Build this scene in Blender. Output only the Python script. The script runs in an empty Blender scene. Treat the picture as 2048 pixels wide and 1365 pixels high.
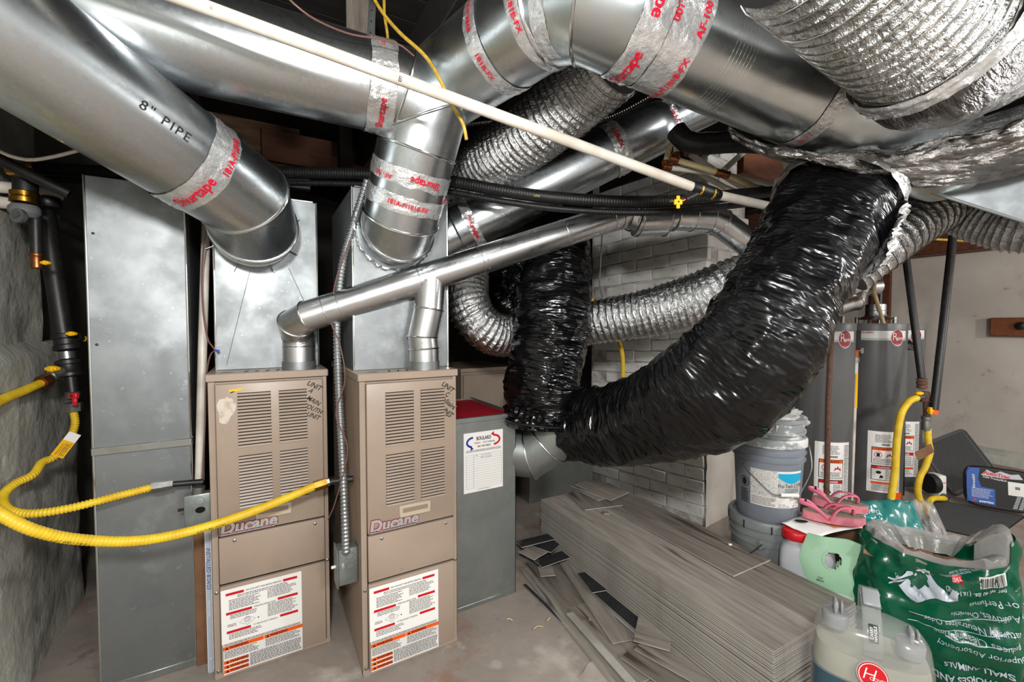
import bpy, bmesh, math, random
from mathutils import Vector as V, Matrix, noise
random.seed(7)
SC = bpy.context.scene
COL = SC.collection
PI = math.pi
R = math.radians

# ------------------------------------------------------------------ camera
F = 870.0; HORIZON = 651.0; EYE = V((0, 0, 1.37)); YAW = R(30)
PITCH = math.atan((682.5 - HORIZON) / F)
FW = V((math.sin(YAW) * math.cos(PITCH), math.cos(YAW) * math.cos(PITCH), -math.sin(PITCH)))
RT = V((math.cos(YAW), -math.sin(YAW), 0))
UP = RT.cross(FW)
cam = bpy.data.cameras.new('camera'); cam.sensor_width = 36; cam.lens = F / 2048 * 36
cam.clip_start = 0.02; cam.clip_end = 60
co = bpy.data.objects.new('camera', cam); COL.objects.link(co)
m = Matrix((RT, UP, -FW)).transposed().to_4x4(); m.translation = EYE
co.matrix_world = m
SC.camera = co

# ------------------------------------------------------------------ light
SC.view_settings.view_transform = 'Standard'
SC.view_settings.look = 'None'
SC.view_settings.exposure = 1.36
SC.view_settings.gamma = 1.0
SC.view_settings.use_curve_mapping = False
world = bpy.data.worlds.new('world'); SC.world = world; world.use_nodes = True
world.node_tree.nodes['Background'].inputs[0].default_value = (0.9, 0.95, 1.0, 1)
world.node_tree.nodes['Background'].inputs[1].default_value = 0.05
def lamp(name, loc, power, size, color=(1, 0.995, 0.985)):
    l = bpy.data.lights.new(name, 'POINT'); l.energy = power; l.shadow_soft_size = size; l.color = color
    o = bpy.data.objects.new(name, l); COL.objects.link(o); o.location = loc
    return o
lamp('unseen_lamp', (-0.15, -0.30, 1.86), 66, 0.085)  # unseen flash beside the camera, inferred from highlights and hose shadows
lamp('unseen_lamp', (2.9, -0.8, 1.98), 44, 0.10)
lamp('unseen_lamp', (0.9, -1.9, 2.2), 46, 0.16)  # fill lamp added behind the camera to brighten the room
lamp('unseen_lamp', (5.0, -1.0, 1.75), 32, 0.09)

# ------------------------------------------------------------------ pixel -> place helpers
def ray(px, py): return FW + RT * ((px - 1024) / F) - UP * ((py - 682.5) / F)
def at(px, py, d): return EYE + ray(px, py) * d
def oz(px, py, z=0.0): r = ray(px, py); return EYE + r * ((z - EYE.z) / r.z)
def oy(px, py, y): r = ray(px, py); return EYE + r * (y / r.y)
def ox(px, py, x): r = ray(px, py); return EYE + r * (x / r.x)

# ------------------------------------------------------------------ materials
def s2l(c): return c / 12.92 if c <= 0.04045 else ((c + 0.055) / 1.055) ** 2.4
def hexc(h):
    h = h.lstrip('#'); return tuple(s2l(int(h[i:i + 2], 16) / 255) for i in (0, 2, 4)) + (1,)
MATS = {}
def mat(name, c1, c2=None, scale=6.0, rough=0.5, rough2=None, metal=0.0, bump=0.0, bscale=60.0, bdist=0.002,
        stretch=(1, 1, 1), coords='Object', detail=4.0, lo=0.35, hi=0.65, ior=1.45, trans=0.0, alpha=1.0, coat=0.0,
        kind='NOISE', bstretch=None, spots=None, spot_scale=30.0, spot_at=0.62, bdetail=5.0):
    M = bpy.data.materials.new(name); M.use_nodes = True; nt = M.node_tree; N = nt.nodes; L = nt.links
    b = N['Principled BSDF']
    b.inputs['Metallic'].default_value = metal; b.inputs['Roughness'].default_value = rough
    b.inputs['IOR'].default_value = ior; b.inputs['Transmission Weight'].default_value = trans
    b.inputs['Alpha'].default_value = alpha; b.inputs['Coat Weight'].default_value = coat
    b.inputs['Coat Roughness'].default_value = 0.15
    ca = hexc(c1) if isinstance(c1, str) else tuple(c1) + (1,)
    b.inputs['Base Color'].default_value = ca
    tc = N.new('ShaderNodeTexCoord')
    mp = N.new('ShaderNodeMapping'); mp.inputs['Scale'].default_value = stretch
    L.new(tc.outputs[coords], mp.inputs['Vector'])
    last = None
    if c2 is not None:
        cb = hexc(c2) if isinstance(c2, str) else tuple(c2) + (1,)
        if kind == 'VORONOI':
            t = N.new('ShaderNodeTexVoronoi'); t.inputs['Scale'].default_value = scale; src = t.outputs['Color']
        else:
            t = N.new('ShaderNodeTexNoise'); t.inputs['Scale'].default_value = scale
            t.inputs['Detail'].default_value = detail; t.inputs['Roughness'].default_value = 0.6; src = t.outputs['Fac']
        L.new(mp.outputs[0], t.inputs['Vector'])
        rp = N.new('ShaderNodeMapRange'); rp.inputs['From Min'].default_value = lo; rp.inputs['From Max'].default_value = hi
        L.new(src, rp.inputs['Value'])
        mx = N.new('ShaderNodeMix'); mx.data_type = 'RGBA'
        mx.inputs['A'].default_value = ca; mx.inputs['B'].default_value = cb
        L.new(rp.outputs[0], mx.inputs['Factor']); last = mx.outputs['Result']
        if rough2 is not None:
            mr = N.new('ShaderNodeMapRange'); mr.inputs['To Min'].default_value = rough; mr.inputs['To Max'].default_value = rough2
            mr.inputs['From Min'].default_value = lo; mr.inputs['From Max'].default_value = hi
            L.new(src, mr.inputs['Value']); L.new(mr.outputs[0], b.inputs['Roughness'])
    if spots is not None:
        t2 = N.new('ShaderNodeTexNoise'); t2.inputs['Scale'].default_value = spot_scale; t2.inputs['Detail'].default_value = 6
        L.new(mp.outputs[0], t2.inputs['Vector'])
        r2 = N.new('ShaderNodeMapRange'); r2.inputs['From Min'].default_value = spot_at; r2.inputs['From Max'].default_value = spot_at + 0.08
        L.new(t2.outputs['Fac'], r2.inputs['Value'])
        mx2 = N.new('ShaderNodeMix'); mx2.data_type = 'RGBA'; mx2.inputs['A'].default_value = ca
        if last is not None: L.new(last, mx2.inputs['A'])
        mx2.inputs['B'].default_value = hexc(spots); L.new(r2.outputs[0], mx2.inputs['Factor']); last = mx2.outputs['Result']
    if last is not None: L.new(last, b.inputs['Base Color'])
    if bump:
        mb = N.new('ShaderNodeMapping'); mb.inputs['Scale'].default_value = bstretch or stretch
        L.new(tc.outputs[coords], mb.inputs['Vector'])
        t3 = N.new('ShaderNodeTexNoise'); t3.inputs['Scale'].default_value = bscale; t3.inputs['Detail'].default_value = bdetail
        t3.inputs['Roughness'].default_value = 0.6
        L.new(mb.outputs[0], t3.inputs['Vector'])
        bp = N.new('ShaderNodeBump'); bp.inputs['Strength'].default_value = bump; bp.inputs['Distance'].default_value = bdist
        L.new(t3.outputs['Fac'], bp.inputs['Height']); L.new(bp.outputs[0], b.inputs['Normal'])
    MATS[name] = M
    return M

mat('galv', '#cbd0d3', '#bfc5c8', scale=95, rough=0.27, rough2=0.32, metal=1.0, kind='VORONOI', bump=0.05, bscale=14, bdist=0.004, lo=0.1, hi=0.9)
mat('galv_bright', '#d2d5d5', '#b9bdbd', scale=20, rough=0.18, rough2=0.30, metal=1.0, bump=0.04, bscale=9, bdist=0.004)
mat('galv_dull', '#a8adab', '#8d9290', scale=5, rough=0.34, rough2=0.5, metal=0.85, bump=0.04, bscale=20)
mat('galv_sheet', '#8f9394', '#7c8081', scale=5, rough=0.42, rough2=0.56, metal=0.85, spots='#9a9e9f', spot_scale=40, spot_at=0.66, bump=0.08, bscale=5, bdist=0.008)
mat('galv_teal', '#d6dcdc', '#bfc6c7', scale=6, rough=0.24, rough2=0.36, metal=1.0, bump=0.10, bscale=12, stretch=(1, 1, 1))
mat('bead', '#d9dcdc', rough=0.2, metal=1.0)
mat('alum', '#d8d9da', '#c4c5c6', scale=12, rough=0.24, rough2=0.36, metal=1.0, bump=0.03, bscale=20)
mat('alum_dull', '#9a9d9e', '#85888a', scale=14, rough=0.4, metal=0.8)
mat('foil', '#e4e6e7', '#c9cbcc', scale=30, rough=0.16, rough2=0.28, metal=1.0, bump=1.0, bscale=45, bdist=0.014, coords='UV')
mat('foil_dull', '#d2d4d5', '#b1b3b4', scale=18, rough=0.20, rough2=0.34, metal=1.0, bump=1.0, bscale=45, bdist=0.014, coords='UV')
mat('bubble_foil', '#8f8e8e', '#5f5d5c', scale=25, rough=0.20, rough2=0.36, metal=1.0, bump=1.0, bscale=60, bdist=0.014, coords='UV')
mat('bubble_wrap', '#b5b3b1', '#83807d', scale=14, rough=0.16, rough2=0.30, metal=1.0, bump=0.7, bscale=28, bdist=0.012, coords='UV')
mat('galv_dark', '#7f8384', '#6b6f70', scale=5, rough=0.34, rough2=0.48, metal=0.9)
mat('tape', '#e9eaea', '#d6d7d7', scale=30, rough=0.22, rough2=0.34, metal=0.78, bump=0.8, bscale=26, bdist=0.010)
mat('wire', '#c9c5bd', rough=0.25, metal=1.0)
mat('wire_dark', '#6d6a66', rough=0.35, metal=1.0)
mat('black_film', '#060607', '#0e0e10', scale=3, rough=0.15, rough2=0.28, bump=0.9, bscale=6, bdist=0.03, bdetail=2.2, coords='UV', stretch=(1, 1, 1), bstretch=(1.3, 4.5, 1), spots='#24221f', spot_scale=7, spot_at=0.66)
mat('black_hose', '#0f0f10', '#1c1c1c', scale=60, rough=0.45, bump=0.4, bscale=220, bdist=0.002)
mat('black_iron', '#141415', '#242220', scale=40, rough=0.42, bump=0.3, bscale=160, bdist=0.001)
mat('rusty', '#4d3a30', '#6d4b3a', scale=60, rough=0.75, bump=0.4, bscale=200)
mat('copper', '#a5643c', '#7c4527', scale=40, rough=0.35, metal=0.9)
mat('brass', '#c49a45', '#94702e', scale=30, rough=0.25, metal=1.0)
mat('zinc', '#a2a3a0', '#83847f', scale=30, rough=0.35, metal=0.9)
mat('yellow', '#e6c52e', '#d0a820', scale=14, rough=0.42, spots='#8f6c1a', spot_scale=60, spot_at=0.70)
mat('yellow_wire', '#c6a23a', '#a3832c', scale=40, rough=0.5)
mat('yellow_valve', '#f0b40c', rough=0.35)
mat('red_valve', '#c3222f', rough=0.35)
mat('black', '#0b0b0b', rough=0.5)
mat('slot', '#0d0b0a', rough=0.9)
mat('blackprint', '#161616', rough=0.6)
mat('greyprint', '#4b4a48', rough=0.6)
mat('bluepen', '#27408f', rough=0.5)
mat('redprint', '#c8102e', rough=0.35)
mat('red', '#c40f1c', rough=0.4)
mat('orange', '#e85a10', rough=0.4)
mat('blue', '#2a2f92', rough=0.4)
mat('white', '#e4e2dd', rough=0.45)
mat('label_white', '#e6e4e0', '#d9d6d1', scale=8, rough=0.4)
mat('paper', '#eceae6', rough=0.5)
mat('pvc', '#d9d3c9', '#c2b8aa', scale=9, rough=0.4, spots='#7a6f63', spot_scale=28, spot_at=0.68, bump=0.1)
mat('cpvc', '#cdb98f', '#b49f78', scale=12, rough=0.45, spots='#6d5c45', spot_scale=40, spot_at=0.66)
mat('tan', '#a29080', '#978677', scale=3, rough=0.38, spots='#8d7b6b', spot_scale=18, spot_at=0.72, bump=0.03, bscale=90)
mat('tan_dark', '#8f7d6c', rough=0.5)
mat('cream', '#bcae98', rough=0.45)
mat('scuff', '#c6bcae', '#ab9886', scale=14, rough=0.5, lo=0.45, hi=0.55)
mat('chrome', '#d5d5d7', rough=0.22, metal=0.7)
mat('maroon', '#8e1f2c', rough=0.4)
mat('cardboard', '#7d5a40', '#6d4d36', scale=12, rough=0.85)
mat('filter_side', '#aab3bd', rough=0.5)
mat('concrete', '#a1968c', '#857b72', scale=2.6, rough=0.88, bump=0.5, bscale=18, bdist=0.006, detail=8, lo=0.3, hi=0.7, spots='#b5ada3', spot_scale=3.2, spot_at=0.60)
mat('plaster', '#b9b8ae', '#9c9b90', scale=2.4, rough=0.62, bump=0.8, bscale=7, bdist=0.02, detail=8, spots='#cfcec8', spot_scale=5, spot_at=0.62)
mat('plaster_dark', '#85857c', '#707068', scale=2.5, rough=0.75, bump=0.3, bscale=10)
mat('plaster_right', '#c4bcb2', '#b3aaa0', scale=1.6, rough=0.8, bump=0.25, bscale=14, spots='#8a7d70', spot_scale=9, spot_at=0.68)
mat('wall_white', '#d6d5d2', '#c6c5c2', scale=2, rough=0.8)
mat('brick_white', '#efede9', '#dcd9d3', scale=9, rough=0.7, bump=0.6, bscale=34, bdist=0.004, spots='#b3aaa0', spot_scale=14, spot_at=0.66)
mat('mortar', '#dedbd5', '#98948d', scale=14, rough=0.9, bump=0.6, bscale=40)
mat('old_wood', '#7a5c42', '#4b3625', scale=3, rough=0.8, stretch=(1, 8, 8), bump=0.4, bscale=12)
mat('dark_wood_and_shade', '#211b17', '#15110e', scale=3, rough=0.85, stretch=(1, 8, 8), bump=0.3)  # blackish timber; on the back wall its darkness stands for shade
mat('red_wood', '#6b3b22', '#4f2a18', scale=3, rough=0.6, stretch=(2, 8, 8), bump=0.2)
mat('grey_wood', '#7d756c', '#5b5149', scale=4, rough=0.85, stretch=(6, 6, 1), bump=0.8, bscale=14, bdist=0.006)
mat('plank', '#a39b92', '#7d756c', scale=5, rough=0.5, stretch=(7, 0.7, 4), detail=9, lo=0.32, hi=0.68, bump=0.15, bscale=20, spots='#574c43', spot_scale=2.6, spot_at=0.64)
mat('plank_b', '#8a8279', '#665e56', scale=5, rough=0.5, stretch=(7, 0.7, 4), detail=9, lo=0.32, hi=0.68, bump=0.15, bscale=20, spots='#493f37', spot_scale=2.2, spot_at=0.60)
mat('plank_edge', '#b5b1aa', '#94908a', scale=3, rough=0.6)
mat('plank_back', '#2f3032', '#222325', scale=10, rough=0.6, spots='#4c4a47', spot_scale=12, spot_at=0.62)
mat('tank', '#5e5e5e', '#575757', scale=3, rough=0.36, spots='#686868', spot_scale=14, spot_at=0.66)
mat('tank_top', '#6e6e6d', rough=0.4)
mat('bucket_grey', '#7c8080', '#6f7373', scale=5, rough=0.42)
mat('bucket_blue', '#7d838c', '#6f757d', scale=5, rough=0.42, spots='#c9c9c7', spot_scale=9, spot_at=0.66)
mat('bucket_splash', '#85898a', '#c9c8c5', scale=9, rough=0.45, lo=0.52, hi=0.58, stretch=(1, 1, 2))
mat('cyan', '#1b9fc6', rough=0.4)
mat('label_grey', '#bdbdbb', '#a9a9a7', scale=90, rough=0.5)
mat('label_dots', '#d2d0cc', '#7e7c79', scale=260, rough=0.5, lo=0.5, hi=0.62)
mat('jug', '#c6c9cc', rough=0.35, trans=0.25, ior=1.3)
mat('jug_liquid', '#aab1bb', rough=0.3)
mat('mint', '#a6cfae', '#98c3a1', scale=5, rough=0.4, bump=0.25, bscale=9, bdist=0.01)
mat('mint_pale', '#c9dccb', '#bdd1c0', scale=5, rough=0.4, bump=0.25, bscale=9, bdist=0.01)
mat('pink', '#e0768e', '#d4687f', scale=10, rough=0.5)
mat('pink_sole', '#d87f8b', '#c76b79', scale=40, rough=0.6, kind='VORONOI', lo=0.2, hi=0.9)
mat('footbed', '#8d7d6f', '#75675b', scale=60, rough=0.8, bump=0.4, bscale=160)
mat('bag_green', '#05593c', '#044a32', scale=4, rough=0.22, bump=0.35, bscale=9, bdist=0.01)
mat('bag_teal', '#2f7d78', '#276a68', scale=5, rough=0.2, bump=0.4, bscale=8, bdist=0.01)
mat('bag_clear', '#bdbab6', '#a9a6a2', scale=5, rough=0.20, alpha=0.50, bump=0.5, bscale=14, bdist=0.01)
mat('bag_white', '#d9d8d5', '#c6c4c0', scale=6, rough=0.3, alpha=0.85, bump=0.5, bscale=14, bdist=0.01)
mat('deer', '#bcc3cd', rough=0.3)
mat('pellets', '#a9826a', '#7f5f4a', scale=70, rough=0.9, bump=1.0, bscale=90, bdist=0.006)
mat('clear_plastic', '#b4b6b2', rough=0.08, alpha=0.28, coat=0.8)
mat('cloudy_plastic', '#a6a594', '#97968a', scale=6, rough=0.3)
mat('grey_plastic', '#8c8e90', rough=0.35)
mat('grey_plastic_dark', '#6b6d6f', rough=0.4)
mat('tank_water', '#33505e', rough=0.2)
mat('rubber', '#1b1c1d', '#141515', scale=30, rough=0.6)
mat('rubber_grey', '#4a4b4b', rough=0.6)
mat('bag_black', '#0f1114', '#1a1c20', scale=20, rough=0.55)
mat('bag_blue', '#164fa5', rough=0.45)
mat('tread', '#b9bcc0', rough=0.5)
mat('box_zinc', '#8e9492', '#7b817e', scale=20, rough=0.4, metal=0.6)
mat('wire_brown', '#6b4a44', rough=0.5)
mat('blue_nut', '#2c48b8', rough=0.4)
mat('wood_brown', '#7b4526', '#6a3a1f', scale=4, rough=0.55, stretch=(2, 9, 9))
mat('shadow_hole', '#030303', rough=1.0)
mat('red_wrap', '#b8172a', '#a31225', scale=8, rough=0.5)
mat('yellow_wrap', '#b9b52a', rough=0.5)

def stain(name, color, scale, at_, amount):            # second, larger stain pattern over a material
    nt = MATS[name].node_tree; N = nt.nodes; L = nt.links; b = N['Principled BSDF']; src = b.inputs['Base Color'].links[0].from_socket
    tc = N.new('ShaderNodeTexCoord'); t = N.new('ShaderNodeTexNoise'); t.inputs['Scale'].default_value = scale; t.inputs['Detail'].default_value = 9; t.inputs['Roughness'].default_value = 0.65
    L.new(tc.outputs['Object'], t.inputs['Vector']); r = N.new('ShaderNodeMapRange'); r.inputs['From Min'].default_value = at_; r.inputs['From Max'].default_value = at_ + 0.10; r.inputs['To Max'].default_value = amount
    L.new(t.outputs['Fac'], r.inputs['Value']); m = N.new('ShaderNodeMix'); m.data_type = 'RGBA'; m.inputs['B'].default_value = hexc(color)
    L.new(src, m.inputs['A']); L.new(r.outputs[0], m.inputs['Factor']); L.new(m.outputs['Result'], b.inputs['Base Color'])
stain('concrete', '#8a6753', 2.3, 0.53, 0.75); stain('concrete', '#5d544d', 5.5, 0.60, 0.6); stain('concrete', '#c0bab2', 3.7, 0.60, 0.6)
stain('plaster', '#6f6a5f', 4.0, 0.60, 0.5); stain('plaster_right', '#8f8375', 2.2, 0.58, 0.5)
stain('plank', '#4d443d', 6.0, 0.62, 0.5); stain('tan', '#8a7766', 3.0, 0.62, 0.4); stain('galv_sheet', '#a9aeb0', 2.4, 0.55, 0.6); stain('galv_dull', '#7c817f', 3.0, 0.58, 0.5)

# ------------------------------------------------------------------ mesh helpers
def fin(me, smooth=True, ang=38):
    if smooth and len(me.polygons):
        me.polygons.foreach_set('use_smooth', [True] * len(me.polygons))
        me.set_sharp_from_angle(angle=R(ang))
def basis(n, hint=None):
    n = n.normalized(); h = hint or (V((0, 0, 1)) if abs(n.z) < 0.95 else V((1, 0, 0)))
    t = h.cross(n).normalized(); return t, n.cross(t)
class MB:
    def __init__(s): s.bm = bmesh.new(); s.uv = s.bm.loops.layers.uv.new('UVMap'); s.mi = 0
    def face(s, vs, uvs=None):
        try: f = s.bm.faces.new(vs)
        except ValueError: return None
        f.material_index = s.mi
        if uvs:
            for l, u in zip(f.loops, uvs): l[s.uv].uv = u
        return f
    def v(s, p): return s.bm.verts.new(p)
    def poly(s, pts): return s.face([s.v(p) for p in pts])
    def hexa(s, p):                                   # 8 corners: bottom 4 ccw, top 4 ccw
        q = [s.v(a) for a in p]
        for ix in ((3, 2, 1, 0), (4, 5, 6, 7), (0, 1, 5, 4), (1, 2, 6, 5), (2, 3, 7, 6), (3, 0, 4, 7)): s.face([q[i] for i in ix])
        return q
    def box(s, x0, x1, y0, y1, z0, z1, bev=0.0, seg=1):
        q = s.hexa([(x0, y0, z0), (x1, y0, z0), (x1, y1, z0), (x0, y1, z0), (x0, y0, z1), (x1, y0, z1), (x1, y1, z1), (x0, y1, z1)])
        if bev:
            es = list({e for a in q for e in a.link_edges})
            r = bmesh.ops.bevel(s.bm, geom=es, offset=bev, segments=seg, affect='EDGES', profile=0.5)
            for f in r['faces']: f.material_index = s.mi
        return s
    def obox(s, c, ax, ay, az, bev=0.0, seg=1):       # oriented box: centre + half-axis vectors
        c = V(c); ax = V(ax); ay = V(ay); az = V(az)
        q = s.hexa([c - ax - ay - az, c + ax - ay - az, c + ax + ay - az, c - ax + ay - az, c - ax - ay + az, c + ax - ay + az, c + ax + ay + az, c - ax + ay + az])
        if bev:
            es = list({e for a in q for e in a.link_edges})
            r = bmesh.ops.bevel(s.bm, geom=es, offset=bev, segments=seg, affect='EDGES', profile=0.5)
            for f in r['faces']: f.material_index = s.mi
        return s
    def cyl(s, p0, p1, r0, r1=None, n=20, caps=True):
        p0 = V(p0); p1 = V(p1); r1 = r0 if r1 is None else r1
        a, b = basis(p1 - p0)
        A = []; B = []
        for i in range(n):
            t = 2 * PI * i / n; d = a * math.cos(t) + b * math.sin(t)
            A.append(s.v(p0 + d * r0)); B.append(s.v(p1 + d * r1))
        Lh = (p1 - p0).length
        for i in range(n):
            j = (i + 1) % n
            s.face([A[i], A[j], B[j], B[i]], [(i / n * 6.28 * r0, 0), ((i + 1) / n * 6.28 * r0, 0), ((i + 1) / n * 6.28 * r0, Lh), (i / n * 6.28 * r0, Lh)])
        if caps: s.face(A[::-1]); s.face(B)
        return s
    def lathe(s, prof, c=(0, 0, 0), axis=(0, 0, 1), n=28, capa=True, capb=True, hint=None):
        c = V(c); ax = V(axis).normalized(); a, b = basis(ax, hint); rings = []
        for r, z in prof:
            rings.append([s.v(c + ax * z + (a * math.cos(2 * PI * i / n) + b * math.sin(2 * PI * i / n)) * r) for i in range(n)])
        for k in range(len(rings) - 1):
            for i in range(n):
                j = (i + 1) % n; s.face([rings[k][i], rings[k][j], rings[k + 1][j], rings[k + 1][i]])
        if capa and prof[0][0] > 1e-5: s.face(rings[0][::-1])
        if capb and prof[-1][0] > 1e-5: s.face(rings[-1])
        return s
    def sweep(s, path, rf, n=24, caps=True, closed=False, hint=None):
        N = len(path); T = []
        for i in range(N):
            if closed: t = path[(i + 1) % N] - path[i - 1]
            else: t = path[min(i + 1, N - 1)] - path[max(i - 1, 0)]
            T.append(t.normalized())
        a, b = basis(T[0], hint); rings = []; S = 0.0; fr = []; ss = []
        for i in range(N):
            if i: 
                S += (path[i] - path[i - 1]).length
                a = (a - T[i] * a.dot(T[i])).normalized(); b = T[i].cross(a)
            fr.append((a.copy(), b.copy())); ss.append(S)
            ring = []
            for k in range(n):
                th = 2 * PI * k / n
                r = rf(i, S, th) if callable(rf) else rf
                ring.append(s.v(path[i] + (a * math.cos(th) + b * math.sin(th)) * r))
            rings.append(ring)
        R0 = rf(0, 0, 0) if callable(rf) else rf
        rng = N if closed else N - 1
        for i in range(rng):
            i2 = (i + 1) % N
            for k in range(n):
                j = (k + 1) % n
                u0 = k / n * 2 * PI * R0; u1 = (k + 1) / n * 2 * PI * R0; v0 = ss[i]; v1 = ss[i2] if i2 else S
                s.face([rings[i][k], rings[i][j], rings[i2][j], rings[i2][k]], [(u0, v0), (u1, v0), (u1, v1), (u0, v1)])
        if caps and not closed: s.face(rings[0][::-1]); s.face(rings[-1])
        return s
    def grid(s, rows, closed=False, uvscale=1.0):     # rows of points
        Vv = [[s.v(p) for p in r] for r in rows]
        for i in range(len(rows) - 1):
            m = len(rows[i])
            for j in range(m if closed else m - 1):
                k = (j + 1) % m
                s.face([Vv[i][j], Vv[i][k], Vv[i + 1][k], Vv[i + 1][j]], [(j * uvscale, i * uvscale), ((j + 1) * uvscale, i * uvscale), ((j + 1) * uvscale, (i + 1) * uvscale), (j * uvscale, (i + 1) * uvscale)])
        return Vv
    def sphere(s, c, rx, ry=None, rz=None, n=16, m=10):
        ry = rx if ry is None else ry; rz = rx if rz is None else rz; c = V(c)
        rows = []
        for i in range(m + 1):
            ph = PI * i / m
            if i in (0, m): rows.append([s.v(c + V((0, 0, rz * math.cos(ph))))]); continue
            rows.append([s.v(c + V((rx * math.sin(ph) * math.cos(2 * PI * k / n), ry * math.sin(ph) * math.sin(2 * PI * k / n), rz * math.cos(ph)))) for k in range(n)])
        for i in range(m):
            for k in range(n):
                j = (k + 1) % n; a = rows[i]; b = rows[i + 1]
                if len(a) == 1: s.face([a[0], b[k], b[j]])
                elif len(b) == 1: s.face([a[k], b[0], a[j]])
                else: s.face([a[k], b[k], b[j], a[j]])
        return s
    def prism(s, pts2, o, ax, ay, depth):            # polygon in (ax, ay) at o, extruded along ax x ay
        o = V(o); ax = V(ax).normalized(); ay = V(ay).normalized(); n = ax.cross(ay) * depth
        A = [s.v(o + ax * p[0] + ay * p[1]) for p in pts2]; B = [s.v(o + ax * p[0] + ay * p[1] + n) for p in pts2]
        s.face(A[::-1]); s.face(B)
        for i in range(len(A)):
            j = (i + 1) % len(A); s.face([A[i], A[j], B[j], B[i]])
        return s
    def mesh(s, name, mats, smooth=True, ang=38):
        bmesh.ops.recalc_face_normals(s.bm, faces=s.bm.faces[:])
        me = bpy.data.meshes.new(name); s.bm.to_mesh(me); s.bm.free()
        for mm in ([mats] if isinstance(mats, str) else mats): me.materials.append(MATS[mm])
        fin(me, smooth, ang); return me
    def build(s, name, mats, parent=None, smooth=True, ang=38, **kw):
        return obj(name, s.mesh(name, mats, smooth, ang), parent, **kw)
def wloc(o):
    p = V((0, 0, 0))
    while o is not None: p += o.location; o = o.parent
    return p
def obj(name, me, parent=None, label=None, cat=None, group=None, kind=None):
    o = bpy.data.objects.new(name, me); COL.objects.link(o)
    if parent is not None: o.parent = parent; o.location = -wloc(parent)
    tag(o, label, cat, group, kind); return o
def tag(o, label=None, cat=None, group=None, kind=None):
    if label: o['label'] = label
    if cat: o['category'] = cat
    if group: o['group'] = group
    if kind: o['kind'] = kind
    return o
def thing(name, label, cat, loc, group=None):
    o = bpy.data.objects.new(name, None); COL.objects.link(o); o.location = loc; o.empty_display_size = 0.05
    return tag(o, label, cat, group)
def cr(pts, step=0.02):                              # Catmull-Rom through points, resampled evenly
    P = [V(p) for p in pts]; P = [P[0] * 2 - P[1]] + P + [P[-1] * 2 - P[-2]]; out = []
    for i in range(1, len(P) - 2):
        p0, p1, p2, p3 = P[i - 1:i + 3]; n = 24
        for k in range(n):
            t = k / n
            out.append(0.5 * ((2 * p1) + (p2 - p0) * t + (2 * p0 - 5 * p1 + 4 * p2 - p3) * t * t + (3 * p1 - p0 - 3 * p2 + p3) * t ** 3))
    out.append(P[-2])
    L = [0.0]
    for i in range(1, len(out)): L.append(L[-1] + (out[i] - out[i - 1]).length)
    n = max(2, int(L[-1] / step) + 1); res = []; j = 0
    for k in range(n):
        s = L[-1] * k / (n - 1)
        while j < len(L) - 2 and L[j + 1] < s: j += 1
        f = (s - L[j]) / max(1e-9, L[j + 1] - L[j]); res.append(out[j].lerp(out[j + 1], min(1, max(0, f))))
    return res
def noi(x, y, z=0.0): return noise.noise(V((x, y, z)))

# lettering ---------------------------------------------------------------
_tc = bpy.data.curves.new('lettering', 'FONT'); _to = bpy.data.objects.new('lettering', _tc)
def tmesh(body, size, bold=0.0, shear=0.0, align='CENTER', space=1.0, sx=1.0, line=1.0):
    _tc.body = body; _tc.size = size; _tc.offset = bold * size; _tc.shear = shear; _tc.align_x = align; _tc.align_y = 'CENTER'
    _tc.space_character = space; _tc.space_line = line; _tc.resolution_u = 3; _tc.fill_mode = 'BOTH'
    me = bpy.data.meshes.new_from_object(_to)
    vs = [(v.co.x * sx, v.co.y) for v in me.vertices]; fs = [tuple(p.vertices) for p in me.polygons]
    bpy.data.meshes.remove(me); return vs, fs
def place2d(vs, fs, name, matn, parent, fmap, kind=None):
    me = bpy.data.meshes.new(name); me.from_pydata([fmap(x, y) for x, y in vs], [], fs); me.materials.append(MATS[matn]); me.update()
    return obj(name, me, parent, kind=kind)
def flat(o, ax, ay, lift=0.0012):
    o = V(o); ax = V(ax).normalized(); ay = V(ay); ay = (ay - ax * ay.dot(ax)).normalized(); n = ax.cross(ay)
    return lambda x, y, l=lift: o + ax * x + ay * y + n * l
def cylmap(c, axis, rad, nrm, tdir, lift=0.002):     # wrap onto a cylinder; tdir = text direction at the surface point facing nrm
    c = V(c); a = V(axis).normalized(); n = V(nrm); n = (n - a * n.dot(a)).normalized(); cc = n.cross(a)
    t = V(tdir); t = (t - n * t.dot(n)).normalized(); b = n.cross(t)
    def f(x, y, l=lift):
        w = t * x + b * y; ph = w.dot(cc) / rad
        return c + a * w.dot(a) + (n * math.cos(ph) + cc * math.sin(ph)) * (rad + l)
    return f
def text(body, size, fmap, matn, parent, name='printed_lettering', rot=0.0, off=(0, 0), **kw):
    vs, fs = tmesh(body, size, **kw); c, s_ = math.cos(rot), math.sin(rot)
    vs = [(off[0] + x * c - y * s_, off[1] + x * s_ + y * c) for x, y in vs]
    return place2d(vs, fs, name, matn, parent, fmap)
def lifted(fmap, lift):
    if lift is None: return fmap
    try: fmap(0.0, 0.1, lift)
    except TypeError: return fmap
    return lambda x, y: fmap(x, y, lift)
def rect2(x0, x1, y0, y1, nx=1):
    vs = []; fs = []
    for i in range(nx + 1):
        x = x0 + (x1 - x0) * i / nx; vs += [(x, y0), (x, y1)]
    for i in range(nx): fs.append((2 * i, 2 * i + 2, 2 * i + 3, 2 * i + 1))
    return vs, fs
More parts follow.
